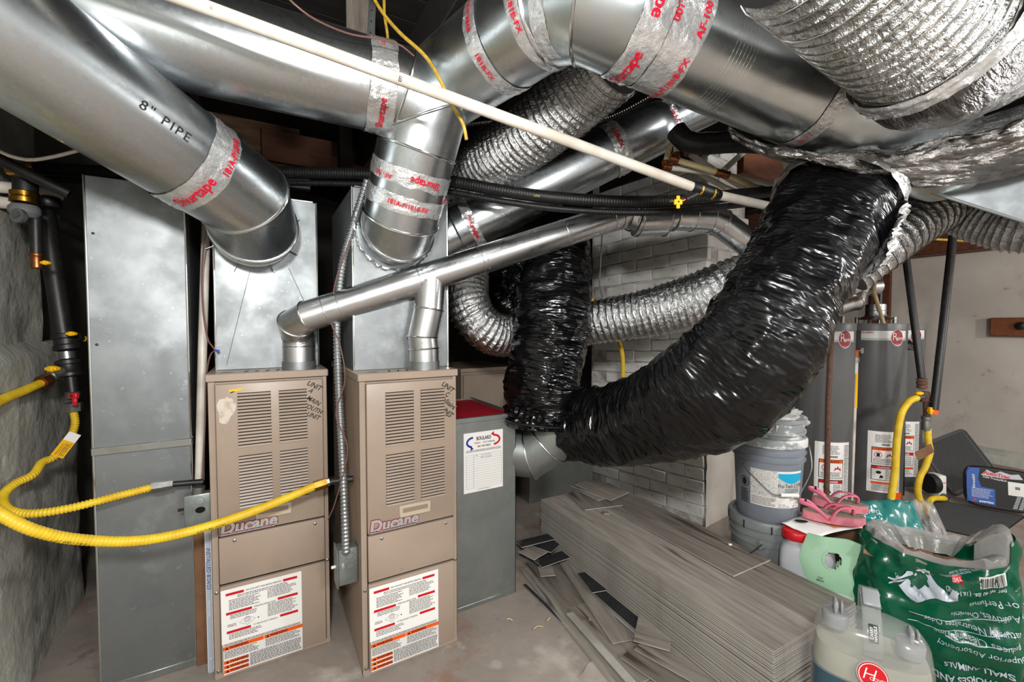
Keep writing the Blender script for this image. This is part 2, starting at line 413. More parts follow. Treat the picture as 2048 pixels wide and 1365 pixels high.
def panel(x0, x1, y0, y1, fmap, matn, parent, name, nx=1, lift=None, kind=None):
    vs, fs = rect2(x0, x1, y0, y1, nx)
    g = lifted(fmap, lift)
    return place2d(vs, fs, name, matn, parent, g, kind)
def multi(rects, fmap, matn, parent, name, lift=None, nx=1, kind='stuff'):
    vs = []; fs = []
    for r in rects:
        a, b = rect2(*r, nx); k = len(vs); vs += a; fs += [tuple(i + k for i in f) for f in b]
    g = lifted(fmap, lift)
    return place2d(vs, fs, name, matn, parent, g, kind)
def smallprint(x0, x1, y0, y1, fmap, parent, line=0.006, h=0.0026, matn='greyprint', lift=0.0016, seed=1, ragged=0.25):
    rnd = random.Random(seed); rs = []; y = y1
    while y - h > y0:
        x = x0; end = x1 - rnd.random() * ragged * (x1 - x0)
        while x < end:
            w = min(end - x, h * rnd.uniform(1.5, 5)); rs.append((x, x + w, y - h, y)); x += w + h * 0.7
        y -= line
    if rs: multi(rs, fmap, matn, parent, 'small_print', lift)
def ellipse2(rx, ry, n=28, cx=0, cy=0):
    return [(cx + rx * math.cos(2 * PI * i / n), cy + ry * math.sin(2 * PI * i / n)) for i in range(n)], [tuple(range(n))]
def ring2(rx, ry, w, n=36, cx=0, cy=0, a0=0.0, a1=2 * PI):
    vs = []; fs = []; full = abs(a1 - a0 - 2 * PI) < 1e-6; m = n if full else n + 1
    for i in range(m):
        t = a0 + (a1 - a0) * i / n; vs += [(cx + rx * math.cos(t), cy + ry * math.sin(t)), (cx + (rx - w) * math.cos(t), cy + (ry - w) * math.sin(t))]
    for i in range(n):
        j = (i + 1) % m; fs.append((2 * i, 2 * j, 2 * j + 1, 2 * i + 1))
    return vs, fs

# ================================================================== the room
def struct(name, mb, m, parent=None, **kw):
    o = mb.build(name, m, parent, **kw)
    if parent is None: o['kind'] = 'structure'
    return o
fl = struct('floor', MB().box(-1.3, 6.8, -3.0, 5.2, -0.12, 0.0), 'concrete')
# loose concrete patches on the floor, thin and rough-edged
def patch(cx, cy, rx, ry, seed, m, h=0.004):
    pts = []
    for i in range(26):
        t = 2 * PI * i / 26; k = 1 + 0.5 * noi(math.cos(t) * 1.7 + seed, math.sin(t) * 1.7, seed)
        pts.append((cx + rx * k * math.cos(t), cy + ry * k * math.sin(t)))
    b = MB(); b.prism(pts, (0, 0, -0.002), (1, 0, 0), (0, 1, 0), h + 0.002); b.build('floor_patch', m, fl, smooth=False)
mat('conc_pale', '#b0a79e', '#a09489', scale=9, rough=0.9, bump=0.5, bscale=40)
mat('conc_red', '#9d8371', '#a28f80', scale=7, rough=0.9, bump=0.4, bscale=30)
p = oz(1180, 1340); patch(p.x + 0.06, p.y - 0.05, 0.13, 0.08, 3.1, 'conc_pale')

# left: painted wall, with the thick rough foundation in front of it
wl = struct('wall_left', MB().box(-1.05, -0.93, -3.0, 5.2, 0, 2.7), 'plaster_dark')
def rough_slab(name, y0, y1, z0, z1, x, depth, amp, m, parent, seed=0.0, round_end=0.10):
    b = MB(); rows = []; ny, nz = 56, 60
    for i in range(nz + 1):
        z = z0 + (z1 - z0) * i / nz; row = []
        for j in range(ny + 1):
            y = y0 + (y1 - y0) * j / ny
            e = max(0.0, (y - (y1 - round_end)) / round_end); tz = max(0.0, (z - (z1 - 0.08)) / 0.08)
            xx = x + amp * noi(y * 3.1 + seed, z * 3.3, seed) + amp * 0.5 * noi(y * 9, z * 9, seed + 4) - depth * (1 - math.sqrt(max(0, 1 - e * e))) - 0.05 * tz * tz
            xx += 0.02 * max(0.0, 0.5 - z)                                 # foot flares
            row.append((xx, y + 0.02 * noi(z * 5, seed, 2.2) * e, z + 0.012 * noi(y * 6, seed, 7.7) * (1 if i == nz else 0)))
        rows.append(row)
    g = b.grid(rows)
    top = [b.v((-0.94, r.co.y, r.co.z - 0.004)) for r in g[-1]]
    for j in range(ny): b.face([g[-1][j], g[-1][j + 1], top[j + 1], top[j]])
    end = [b.v((-0.94, r[-1].co.y + 0.01, r[-1].co.z)) for r in g]
    for i in range(nz): b.face([g[i][-1], g[i + 1][-1], end[i + 1], end[i]])
    return b.build(name, m, parent)
rough_slab('foundation_ledge', 0.6, 3.02, -0.01, 1.30, -0.80, 0.10, 0.018, 'plaster', wl, 1.3)
rough_slab('upper_wall', 0.6, 2.78, 1.26, 2.6, -0.85, 0.06, 0.012, 'plaster', wl, 4.9, 0.05)
wb = struct('wall_back', MB().box(-1.3, 6.8, 4.2, 4.32, 0, 2.7), 'dark_wood_and_shade')  # wall coloured near-black to paint in the shade behind the furnaces
wr = struct('wall_right', MB().box(6.4, 6.55, -3.0, 2.22, 0, 2.7).box(6.4, 6.55, 2.36, 4.2, 0, 2.7), 'plaster_right')
struct('wall_front', MB().box(-1.3, 6.8, -3.0, -2.88, 0, 2.7), 'wall_white')
b = MB().box(6.34, 6.40, 2.20, 2.27, 0, 2.14, bev=0.004).box(6.34, 6.40, 2.31, 2.38, 0, 2.14, bev=0.004)
struct('trim_1', b, 'red_wood')
# rough footing along the right wall
rows = []
for j in range(40):
    y = -0.4 + 2.6 * j / 39; k = 0.03 * noi(y * 4, 1.0); rows.append([(6.25 + k, y, 0.0), (6.27 + k, y, 0.09 + k), (6.34, y, 0.12 + k), (6.42, y, 0.13 + k)])
b = MB(); b.grid(rows); b.build('footing', 'plaster', wr)

# ceiling: floor boards overhead on joists
ce = struct('ceiling', MB().box(-1.3, 6.8, -3.0, 5.2, 2.68, 2.75), 'dark_wood_and_shade')
bd = MB().box(-1.6, 1.6, -0.068, 0.068, 0, 0.022, bev=0.003).mesh('board', 'dark_wood_and_shade')
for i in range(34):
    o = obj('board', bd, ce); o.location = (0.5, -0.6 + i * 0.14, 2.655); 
jm = MB().box(-0.025, 0.025, -1.6, 1.6, -0.09, 0.09, bev=0.004).mesh('joist', 'dark_wood_and_shade')
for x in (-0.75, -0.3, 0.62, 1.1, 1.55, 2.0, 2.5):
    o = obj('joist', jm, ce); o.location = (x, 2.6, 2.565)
# lowered brown ceiling over the right side of the cellar
lc = struct('ceiling_lower', MB().box(3.3, 6.42, -0.5, 4.2, 2.26, 2.30), 'dark_wood_and_shade')
bm2 = MB().box(-1.5, 1.5, -0.07, 0.07, -0.02, 0.0, bev=0.003).mesh('board', 'red_wood')
for i in range(24):
    o = obj('board', bm2, lc); o.location = (4.9, -0.4 + i * 0.147, 2.26)
struct('beam_1', MB().box(6.1, 6.38, -0.5, 2.3, 2.12, 2.25, bev=0.006), 'red_wood')

# white painted brick chimney, each brick its own piece
CH = ox(1406, 1055, 2.58); CH.z = 0; CA = R(-7.0)
cu = V((math.sin(CA), math.cos(CA), 0)); cw = V((math.cos(CA), -math.sin(CA), 0))
cuw = cu
LL, LW = 1.02, 0.52
ch = thing('chimney', 'white painted brick chimney stack standing behind the black insulated ducts', 'chimney', CH)
b = MB(); c0 = CH + cu * 0.012 + cw * 0.012
b.hexa([c0, c0 + cw * LW, c0 + cw * LW + cu * LL, c0 + cu * LL] + [q + V((0, 0, 2.66)) for q in (c0, c0 + cw * LW, c0 + cw * LW + cu * LL, c0 + cu * LL)])
b.build('mortar_core', 'mortar', ch)
BH, BL = 0.088, 0.29
def brick_mesh(l, seed):
    b = MB(); b.box(0, 0.05, 0, l, 0, BH - 0.008, bev=0.005)
    for v in b.bm.verts: v.co += V((noi(v.co.y * 9, v.co.z * 9, seed), noi(v.co.x * 9, v.co.z * 9, seed + 3), noi(v.co.y * 9, v.co.x * 9, seed + 6))) * 0.006
    return b.mesh('brick', 'brick_white')
BM = [brick_mesh(BL - 0.008, k * 3.3) for k in range(5)]; BHf = [brick_mesh(BL / 2 - 0.008, 40 + k * 3.3) for k in range(3)]
tilt = R(2.0)
def lay(me, side, s, z):
    o = bpy.data.objects.new('brick', me); COL.objects.link(o); o.parent = ch
    j = random.uniform(-0.004, 0.003)
    if side == 0:   # left face, running away along cu
        o.location = cu * s + cw * j + V((0, 0, z - math.tan(tilt) * s)); o.rotation_euler = (-tilt, 0, -CA)
    else:           # near face, running along cw
        o.location = cw * (s + BL - 0.008) * 1.0 + cu * j * 1.0 + V((0, 0, z)); o.rotation_euler = (0, 0, -CA + R(90))
    return o
for k in range(31):
    z = 0.05 + k * BH
    if z > 2.58: break
    s = 0.0
    if k % 2: lay(random.choice(BHf), 0, 0.0, z); s = BL / 2
    while s + BL < LL + 0.03: lay(random.choice(BM), 0, s, z); s += BL
    if z > 0.7:
        s = 0.0 if k % 2 else BL / 2
        while s + BL < LW + 0.10: lay(random.choice(BM), 1, s, z); s += BL
b = MB(); rows = []
for i in range(22):
    z = 0.8 * i / 21; rows.append([CH + cw * (0.005 + 0.55 * j / 16) - cu * (0.016 + 0.006 * noi(j * 0.7, i * 0.5)) + V((0, 0, z + (0.02 * noi(j * 0.6, 3.3) if i == 21 else 0))) for j in range(17)])
b.grid(rows); b.build('plaster_skirt', 'plaster_right', ch)

# ================================================================== ducts
def ring_frame(p, n):
    return basis(n)
def rigid(name, label, cat, pts, r, m='galv', bead_r=0.005, beads=None, n=48, group=None, parent=None, bm_='bead', partname='pipe_section', radii=None):
    """Sheet-metal duct of mitred straight sections with a raised bead at each joint."""
    P = [V(p) for p in pts]; N = len(P)
    t = parent or thing(name, label, cat, P[0], group)
    dirs = [(P[i + 1] - P[i]).normalized() for i in range(N - 1)]
    a, b = basis(dirs[0])
    frames = []
    for i in range(N - 1):
        if i: a = (a - dirs[i] * a.dot(dirs[i])).normalized(); b = dirs[i].cross(a)
        frames.append((a.copy(), b.copy()))
    def plane(i):
        if i == 0: return dirs[0]
        if i == N - 1: return dirs[-1]
        return (dirs[i - 1] + dirs[i]).normalized()
    def ell(i, seg, rr, k):
        fa, fb = frames[seg]; th = 2 * PI * k / n; q = P[seg] + (fa * math.cos(th) + fb * math.sin(th)) * rr
        nn = plane(i); s = (P[i] - q).dot(nn) / dirs[seg].dot(nn); return q + dirs[seg] * s
    for sgm in range(N - 1):
        rr = radii[sgm] if radii else r
        mb = MB(); A = [mb.v(ell(sgm, sgm, rr, k)) for k in range(n)]; B = [mb.v(ell(sgm + 1, sgm, rr * 0.999, k)) for k in range(n)]
        Lh = (P[sgm + 1] - P[sgm]).length
        for k in range(n):
            j = (k + 1) % n; mb.face([A[k], A[j], B[j], B[k]], [(k / n * 6.28 * rr, 0), ((k + 1) / n * 6.28 * rr, 0), ((k + 1) / n * 6.28 * rr, Lh), (k / n * 6.28 * rr, Lh)])
        # a lapped lengthwise seam
        mb.build(partname, m, t)
    for i in (beads if beads is not None else range(1, N - 1)):
        sg = min(i, N - 2); rr = radii[sg] if radii else r
        loop = [ell(i, sg, rr + bead_r * 0.3, k) for k in range(n)]
        MB().sweep(loop, bead_r, n=8, closed=True).build('seam_bead', bm_, t)
    return t, P, dirs
def bead_at(t, c, axis, r, br=0.004, m='bead', name='seam_bead', n=48):
    a, b = basis(V(axis)); c = V(c)
    loop = [c + (a * math.cos(2 * PI * k / n) + b * math.sin(2 * PI * k / n)) * r for k in range(n)]
    return MB().sweep(loop, br, n=8, closed=True).build(name, m, t)
def tape(t, c, axis, r, w, seed=0.0, crinkle=0.004, n=90, nw=10, m='tape', a0=0.0, a1=2 * PI, face=None, w2=None):
    """Crinkled foil tape wrapped round a pipe (or a stretch of it)."""
    ax = V(axis).normalized(); c = V(c)
    if face is not None: f = V(face); aa = (f - ax * f.dot(ax)).normalized(); bb = ax.cross(aa)
    else: aa, bb = basis(ax)
    full = abs(a1 - a0 - 2 * PI) < 1e-6; rows = []
    for i in range(nw + 1):
        s = -w / 2 + w * i / nw; row = []
        for k in range(n if full else n + 1):
            th = a0 + (a1 - a0) * k / n
            e = 1 if (i in (0, nw)) else 0
            ds = 0.006 * noi(math.cos(th) * 2.5 + seed, math.sin(th) * 2.5, i * 5.0) * e
            kx = noi(math.cos(th) * 7 + seed, math.sin(th) * 7, s * 60); kx2 = noi(math.cos(th) * 16 + seed, math.sin(th) * 16, s * 22 + 3)
            rr = r + 0.0022 + crinkle * max(0, abs(kx) * 1.1 - 0.1) * (1 - 0.7 * e) + crinkle * 0.5 * max(0, kx2)
            row.append(c + ax * (s + ds) + (aa * math.cos(th) + bb * math.sin(th)) * rr)
        rows.append(row)
    b = MB(); b.grid(rows, closed=full, uvscale=0.01); return b.build('foil_tape', m, t)
def toward(p, ax):  # outward normal on pipe at axis point p that faces the viewer's side of the room
    n = EYE - V(p); ax = V(ax).normalized(); return (n - ax * n.dot(ax)).normalized()
def rotv(v, ax, deg): return Matrix.Rotation(R(deg), 3, V(ax).normalized()) @ V(v)
def tape_text(t, body, c, axis, r, size, roll=0.0, flip=False, around=True, m='redprint', bold=0.03, off=(0, 0), rot=0.0, lift=0.0085, **kw):
    ax = V(axis).normalized(); nrm = rotv(toward(c, ax), ax, roll)
    td = nrm.cross(ax) if around else ax
    if flip: td = -td
    return text(body, size, cylmap(c, ax, r, nrm, td, lift), m, t, bold=bold, off=off, rot=rot, **kw)
def flex(name, label, cat, pts, r, pitch=0.03, sag=0.006, crk=0.004, m='foil', wire='wire', wr=0.0018, n=44, seed=0.0, group=None, radii=None, per=7, taper_ends=False):
    path = cr(pts, pitch / per); N = len(path); P0 = V(path[0])
    t = thing(name, label, cat, P0, group)
    def rad(i): 
        if radii is None: return r
        f = i / (N - 1) * (len(radii) - 1); k = min(int(f), len(radii) - 2); return radii[k] + (radii[k + 1] - radii[k]) * (f - k)
    def rf(i, S, th):
        ph = (S / pitch - th / (2 * PI)) % 1.0
        c, s_ = math.cos(th), math.sin(th)
        k = noi(c * 3 + seed, s_ * 3 + S * 22, S * 30) + 0.6 * noi(c * 7, s_ * 7 + seed, S * 60)
        return rad(i) - sag * math.sin(PI * ph) ** 0.8 - crk * abs(k) * math.sin(PI * ph)
    MB().sweep(path, rf, n=n).build('foil_sleeve', m, t, ang=60)
    if wire:
        # the spring wire follows the ridge
        a, b = None, None; T = [(path[min(i + 1, N - 1)] - path[max(i - 1, 0)]).normalized() for i in range(N)]
        a, b = basis(T[0]); fr = []; S = 0; ss = []
        for i in range(N):
            if i: S += (path[i] - path[i - 1]).length; a = (a - T[i] * a.dot(T[i])).normalized(); b = T[i].cross(a)
            fr.append((a.copy(), b.copy())); ss.append(S)
        turns = S / pitch; q = []; K = int(turns * 30); j = 0
        for k in range(K):
            s_ = S * k / K; th = 2 * PI * s_ / pitch
            while j < N - 2 and ss[j + 1] < s_: j += 1
            f = (s_ - ss[j]) / max(1e-9, ss[j + 1] - ss[j]); c = path[j].lerp(path[j + 1], min(1, max(0, f)))
            q.append(c + (fr[j][0] * math.cos(th) + fr[j][1] * math.sin(th)) * (rad(j) + 0.0005))
        MB().sweep(q, wr, n=5).build('spring_wire', wire, t)
    return t, path
def wrapped(name, label, cat, pts, r, seed=0.0, amp=0.02, radii=None, m='black_film', group=None, step=0.012, n=72, wx=9.0):
    """Insulated duct in a wrinkled plastic jacket."""
    path = cr(pts, step); N = len(path); t = thing(name, label, cat, path[0], group)
    def rad(i):
        if radii is None: return r
        f = i / (N - 1) * (len(radii) - 1); k = min(int(f), len(radii) - 2); return radii[k] + (radii[k + 1] - radii[k]) * (f - k)
    def rf(i, S, th):
        c, s_ = math.cos(th), math.sin(th)
        k = noi(c * 0.9 + seed, s_ * 0.9, S * wx * 0.45)
        w = 1 - abs(noi(c * 1.6 + seed, s_ * 1.6 + 3, S * wx * 1.6)) * 2
        w2 = 1 - abs(noi(c * 3.2 + seed + 9, s_ * 3.2, S * wx * 3.5)) * 2
        return rad(i) + amp * 0.9 * k + amp * 0.55 * w + amp * 0.22 * w2 - amp * 0.4
    MB().sweep(path, rf, n=n).build('plastic_jacket', m, t, ang=70)
    return t, path

# ---- duct A: galvanized pipe from upper left into the plenum of the first furnace
A0 = oy(506, 462, 2.14); A1 = oy(507, 448, 1.99); A2 = at(486, 392, 1.55); A4 = at(100, 128, 1.06)
dA = (A4 - A2).normalized(); A5 = A4 + dA * 0.34; rA = 0.152
A2b = A2 + dA * 0.14
tA, P, _ = rigid('galvanized_duct', 'large galvanized round duct from upper left corner into plenum with tab collar', 'duct', [A0, A1, A2, A2b, A5], rA, m='galv', beads=[1, 2])
c = A2 + dA * 0.19; tape(tA, c, dA, rA, 0.085, seed=1.0, crinkle=0.007)
tape_text(tA, 'Shurtape', c + dA * 0.0, dA, rA, 0.046, roll=-30, flip=True, bold=0.02, sx=0.85)
tape_text(tA, '181A-P/181B', c + dA * -0.022, dA, rA, 0.030, roll=32, flip=True, sx=0.85, bold=0.02)
c2 = A2 + dA * 0.355
tape_text(tA, '8" PIPE', c2, dA, rA, 0.036, roll=18, around=False, flip=True, m='blackprint', bold=-0.004, lift=0.0012, space=1.25)
# collar at the plenum, with bent tabs
nA = (A1 - A0).normalized()
bead_at(tA, A0 + nA * 0.055, nA, rA, 0.004)
MB().cyl(A0 + nA * 0.0, A0 + nA * 0.055, rA + 0.006, rA + 0.002, n=48, caps=False).build('collar', 'galv', tA)
tabm = MB().box(-0.017, 0.017, -0.001, 0.001, 0, 0.034, bev=0.0008)
tabm = tabm.mesh('tab', 'galv')
for ang in (-150, -112, -66, -28, 20, 160):
    d = V((math.cos(R(ang)), 0, math.sin(R(ang))))
    o = bpy.data.objects.new('tab', tabm); COL.objects.link(o); o.parent = tA
    o.location = V((A0.x, 2.128, A0.z)) + d * (rA + 0.002) - A0
    q = d.to_track_quat('Z', 'Y'); o.rotation_euler = q.to_euler()

# ---- duct B: second galvanized pipe, down into the plenum of the second furnace
rB = 0.145
B6 = at(150, 20, 1.17); B1 = at(800, 186, 1.545); dB = (B6 - B1).normalized(); B7 = B1 + dB * 1.25
B2 = at(853, 228, 1.60); B3 = at(834, 300, 1.63); B4 = at(803, 432, 1.73); B5 = oy(788, 462, 1.845)
B45 = at(797, 455, 1.77)
tB, P, _ = rigid('galvanized_duct', 'galvanized round duct crossing behind white pipe with elbow turning down into taped plenum collar', 'duct', [B7, B1, B2, B3, B4, B45, B5], rB, m='galv', beads=[1, 2, 3, 4, 5])
c = B1 + dB * 0.075; tape(tB, c, dB, rB, 0.085, seed=4.0, crinkle=0.008)
tape_text(tB, 'Shurtape', c, dB, rB, 0.034, roll=-30, flip=True, bold=0.02, sx=0.85)
tape_text(tB, 'UL', c + dB * 0.005, dB, rB, 0.018, roll=58, flip=True, bold=0.01)
bead_at(tB, B1 + dB * 0.118, dB, rB, 0.0025)
dD = (B4 - B3).normalized(); L34 = (B4 - B3).length
for k, (f, w) in enumerate(((0.35, 0.06), (0.72, 0.06))):
    c = B3 + dD * (L34 * f); tape(tB, c, dD, rB, w, seed=6.0 + k, crinkle=0.004)
tape_text(tB, 'Shurtape', B3 + dD * (L34 * 0.35), dD, rB, 0.036, roll=-22, flip=True, bold=0.02, sx=0.85)
tape_text(tB, 'AF-100', B3 + dD * (L34 * 0.40), dD, rB, 0.024, roll=38, flip=True, bold=0.01)
tape_text(tB, '181A-P/181B-FX', B3 + dD * (L34 * 0.72), dD, rB, 0.023, roll=-6, flip=False, bold=0.02, sx=0.95)
tape_text(tB, 'Shur', B3 + dD * (L34 * 0.55), dD, rB, 0.034, roll=-72, flip=True, bold=0.02)
tape(tB, B5 + V((0, -0.012, 0)), (0, 1, 0), rB + 0.012, 0.03, seed=9.0, crinkle=0.022, n=110)

# ---- duct C: large elbowed trunk overhead
rC = 0.150
C0 = at(830, 216, 1.78); C1 = at(1105, 14, 1.27); C2 = at(1172, 0, 1.20); C3 = at(1290, 44, 1.12); C5 = at(1900, 322, 1.62)
dC0 = (C0 - C1).normalized(); C00 = C1 + dC0 * 0.62
dC = (C5 - C2).normalized()
tC, P, _ = rigid('trunk_duct', 'big galvanized trunk duct with taped elbow running across the ceiling to foil wrap', 'duct', [C00, C1, C2, C5], rC, m='galv_teal', beads=[1, 2], bead_r=0.005)
for dist, sd, w in ((0.03, 11, 0.05), (0.20, 12, 0.055)):
    c = C1 + dC0 * dist; tape(tC, c, dC0, rC, w, seed=sd, crinkle=0.006)
tape_text(tC, '181A-P/181B-FX', C1 + dC0 * 0.03, dC0, rC, 0.024, roll=30, flip=False, bold=0.02)
tape_text(tC, '181B-FX', C1 + dC0 * 0.20, dC0, rC, 0.024, roll=-8, flip=False, bold=0.02)
tape_text(tC, '181A-P/181B', C1 + dC0 * 0.20, dC0, rC, 0.022, roll=52, flip=False, bold=0.02)
tape(tC, C1.lerp(C2, 0.5), (C2 - C1), rC - 0.002, 0.05, seed=20, crinkle=0.004, face=toward(C1, C2 - C1), a0=-0.2, a1=0.9, n=40)
Lc = [0.16, 0.245]
tape(tC, C2 + dC * 0.155, dC, rC, 0.085, seed=14, crinkle=0.010)
tape(tC, C2 + dC * 0.255, dC, rC, 0.105, seed=15, crinkle=0.003)
tape_text(tC, 'Shurtape', C2 + dC * 0.150, dC, rC, 0.050, roll=-38, flip=True, bold=0.02, sx=0.85)
tape_text(tC, 'Shurtape', C2 + dC * 0.150, dC, rC, 0.044, roll=46, flip=False, bold=0.02, sx=0.85)
tape_text(tC, 'AF-100', C2 + dC * 0.205, dC, rC, 0.026, roll=-28, flip=True, bold=0.02)
tape_text(tC, 'AF-100', C2 + dC * 0.285, dC, rC, 0.028, roll=-24, flip=False, bold=0.02)
tape_text(tC, '181A-P/181B-FX', C2 + dC * 0.285, dC, rC, 0.026, roll=44, flip=False, bold=0.02)
tape(tC, C2 + dC * 0.80, dC, rC, 0.05, seed=16, crinkle=0.002, face=toward(C2 + dC * 0.8, dC), a0=-1.1, a1=1.2, n=50)
tape_text(tC, '12/20', C2 + dC * 0.795, dC, rC, 0.022, roll=38, flip=True, bold=0.0)
for k in range(7): bead_at(tC, C2 + dC * (0.40 + 0.012 * k), dC, rC - 0.0012, 0.0016, 'galv_teal', 'crimp')

# ---- duct E: rigid pipe behind, from the side of the second plenum up to the right
rE = 0.125
E0 = at(868, 486, 2.22); E1 = at(915, 462, 2.22); E2 = at(1310, 258, 2.14); E3 = at(1420, 205, 2.12)
tE, P, _ = rigid('galvanized_duct', 'galvanized round duct slanting up behind the black hose from side of rear plenum', 'duct', [at(850, 520, 2.3), E0, E1, E2, E3], rE, m='galv', beads=[1, 2, 3], radii=[rE, rE, rE, 0.10])
dE = (E2 - E1).normalized()
tape(tE, E1 + dE * 0.085, dE, rE, 0.05, seed=21, crinkle=0.008); tape_text(tE, 'Shurtape', E1 + dE * 0.085, dE, rE, 0.03, roll=10, bold=0.03, flip=True)
tape(tE, E1.lerp(E2, 0.80), dE, rE, 0.07, seed=22, crinkle=0.010); tape_text(tE, '181B-FX', E1.lerp(E2, 0.80), dE, rE, 0.026, roll=-20, flip=True)
tape(tE, E2 + (E3 - E2).normalized() * 0.06, (E3 - E2), 0.10, 0.06, seed=23, crinkle=0.012); tape_text(tE, '00:00', E2 + (E3 - E2).normalized() * 0.06, (E3 - E2), 0.10, 0.03, roll=-10)
MB().sphere(E2, rE * 0.98, n=24, m=16).build('elbow_ball', 'galv', tE)
tape(tE, E0, (E1 - E0), rE, 0.03, seed=24, crinkle=0.014)

# ---- silver flexible ducts
flex('foil_flex_duct', 'silver foil flexible duct hanging from elbow overhead down behind the black hose', 'duct',
     [at(1228, 120, 1.62), at(1180, 165, 1.72), at(1085, 250, 1.90), at(985, 325, 2.14), at(915, 385, 2.38), at(892, 440, 2.58)], 0.142, pitch=0.030, sag=0.007, crk=0.014, m='foil', seed=1.0)
flex('foil_flex_duct', 'silver flexible duct making a U bend beside the second plenum', 'duct',
     [at(918, 500, 2.52), at(934, 540, 2.46), at(935, 600, 2.40), at(962, 652, 2.40), at(1010, 672, 2.48), at(1080, 655, 2.60)], 0.122, pitch=0.028, sag=0.006, crk=0.010, seed=3.0, m='foil')
flex('foil_flex_duct', 'silver flexible duct running level in front of the white brick chimney', 'duct',
     [at(1162, 650, 2.52), at(1200, 643, 2.46), at(1290, 628, 2.36), at(1375, 606, 2.28), at(1450, 578, 2.22), at(1550, 545, 2.18)], 0.142, pitch=0.034, sag=0.005, crk=0.011, seed=5.0, m='foil', radii=[0.125, 0.128, 0.140, 0.142, 0.142])

# ---- black wrapped ducts
G = [at(1120, 470, 2.42), at(1116, 520, 2.36), at(1108, 600, 2.30), at(1098, 690, 2.27), at(1084, 770, 2.25), at(1078, 835, 2.24)]
tG, _ = wrapped('insulated_duct', 'upright insulated duct in wrinkled black plastic beside the grey return box', 'duct', G, 0.2, seed=2.0, amp=0.034, radii=[0.15, 0.175, 0.192, 0.198, 0.20, 0.196, 0.165], wx=10)
wrapped('insulated_duct', 'dim black plastic wrapped duct curving behind the silver U bend', 'duct', [at(1080, 500, 3.0), at(1020, 545, 2.98), at(1010, 600, 2.98), at(1060, 650, 3.0)], 0.145, seed=7.0, amp=0.022)
# ragged band where the jacket is tied off
pe = cr(G, 0.02)[-1]; de = (G[-1] - G[-2]).normalized()
tape(tG, pe + de * 0.0, de, 0.168, 0.10, seed=31, crinkle=0.03, m='black_film', n=100)
bead_at(tG, pe + de * 0.025, de, 0.182, 0.006, 'black_hose', 'tie_strap')
K = [at(1128, 868, 2.34), at(1165, 852, 2.22), at(1285, 842, 1.90), at(1400, 795, 1.58), at(1500, 705, 1.44), at(1575, 590, 1.44), at(1640, 460, 1.53), at(1690, 355, 1.62), at(1730, 290, 1.68)]
tK, pK = wrapped('insulated_duct', 'huge sagging insulated duct in dusty black plastic sweeping up to the right', 'duct', K, 0.2, seed=5.0, amp=0.030, radii=[0.150, 0.180, 0.188, 0.188, 0.188, 0.184, 0.178, 0.174, 0.170, 0.170], wx=5.5)
i = min(range(len(pK)), key=lambda k: (pK[k] - at(1668, 400, 1.58)).length); dK = (pK[i + 1] - pK[i]).normalized()
tape(tK, pK[i], dK, 0.197, 0.075, seed=33, crinkle=0.012)
tape(tK, pK[i] - dK * 0.13, dK, 0.197, 0.22, seed=35, crinkle=0.030, face=RT, a0=-0.75, a1=0.55, n=50, nw=24)
i = int(len(pK) * 0.60); dK2 = (pK[i + 3] - pK[i]).normalized()
for tx, sz, off in (('F', .03, -.06), ('A', .03, 0.0), ('2', .03, .06)):
    j = i + int(-off / 0.012); tape_text(tK, tx, pK[j], dK2, 0.19, sz, roll=-62, flip=False, around=True, m='deer', bold=0.0, lift=0.012)

# metal elbow from the return box up to the wrapped duct
rigid('galvanized_elbow', 'dull galvanized elbow between grey return box and the black upright duct', 'duct',
      [V((1.09, 2.06, 0.70)), at(1062, 906, 2.31), at(1096, 884, 2.29), at(1122, 852, 2.27)], 0.128, m='galv_dull', beads=[1, 2])

# ---- overhead right: big spring duct, bubble-foil jacket, foil sheet, metal trunk
Q = [at(1612, -168, 0.76), at(1700, -78, 0.825), at(1785, 12, 0.905), at(1868, 98, 0.99)]
tQ, pQ = flex('spring_duct', 'large shiny flexible duct with wide wire coils in upper right corner', 'duct', Q, 0.146, pitch=0.032, sag=0.010, crk=0.007, m='foil_dull', wr=0.0020, seed=9.0, n=64)
QS = [Q[-1] - (Q[-1] - Q[-2]).normalized() * 0.015, Q[-1] + (Q[-1] - Q[-2]).normalized() * 0.03, at(1925, 112, 1.08), at(1995, 80, 1.14), at(2110, 20, 1.18), at(2330, -60, 1.25)]
path = cr(QS, 0.012); tS = thing('bubble_foil_jacket', 'dark reflective bubble foil sleeve taped below the wide coiled duct', 'insulation', path[0])
MB().sweep(path, lambda i, S, th: 0.156 + 0.006 * noi(math.cos(th) * 2, math.sin(th) * 2, S * 9) + 0.003 * noi(math.cos(th) * 9, math.sin(th) * 9, S * 40), n=64).build('sleeve', 'bubble_foil', tS, ang=70)
tape(tS, path[0], path[1] - path[0], 0.158, 0.04, seed=41, crinkle=0.012)

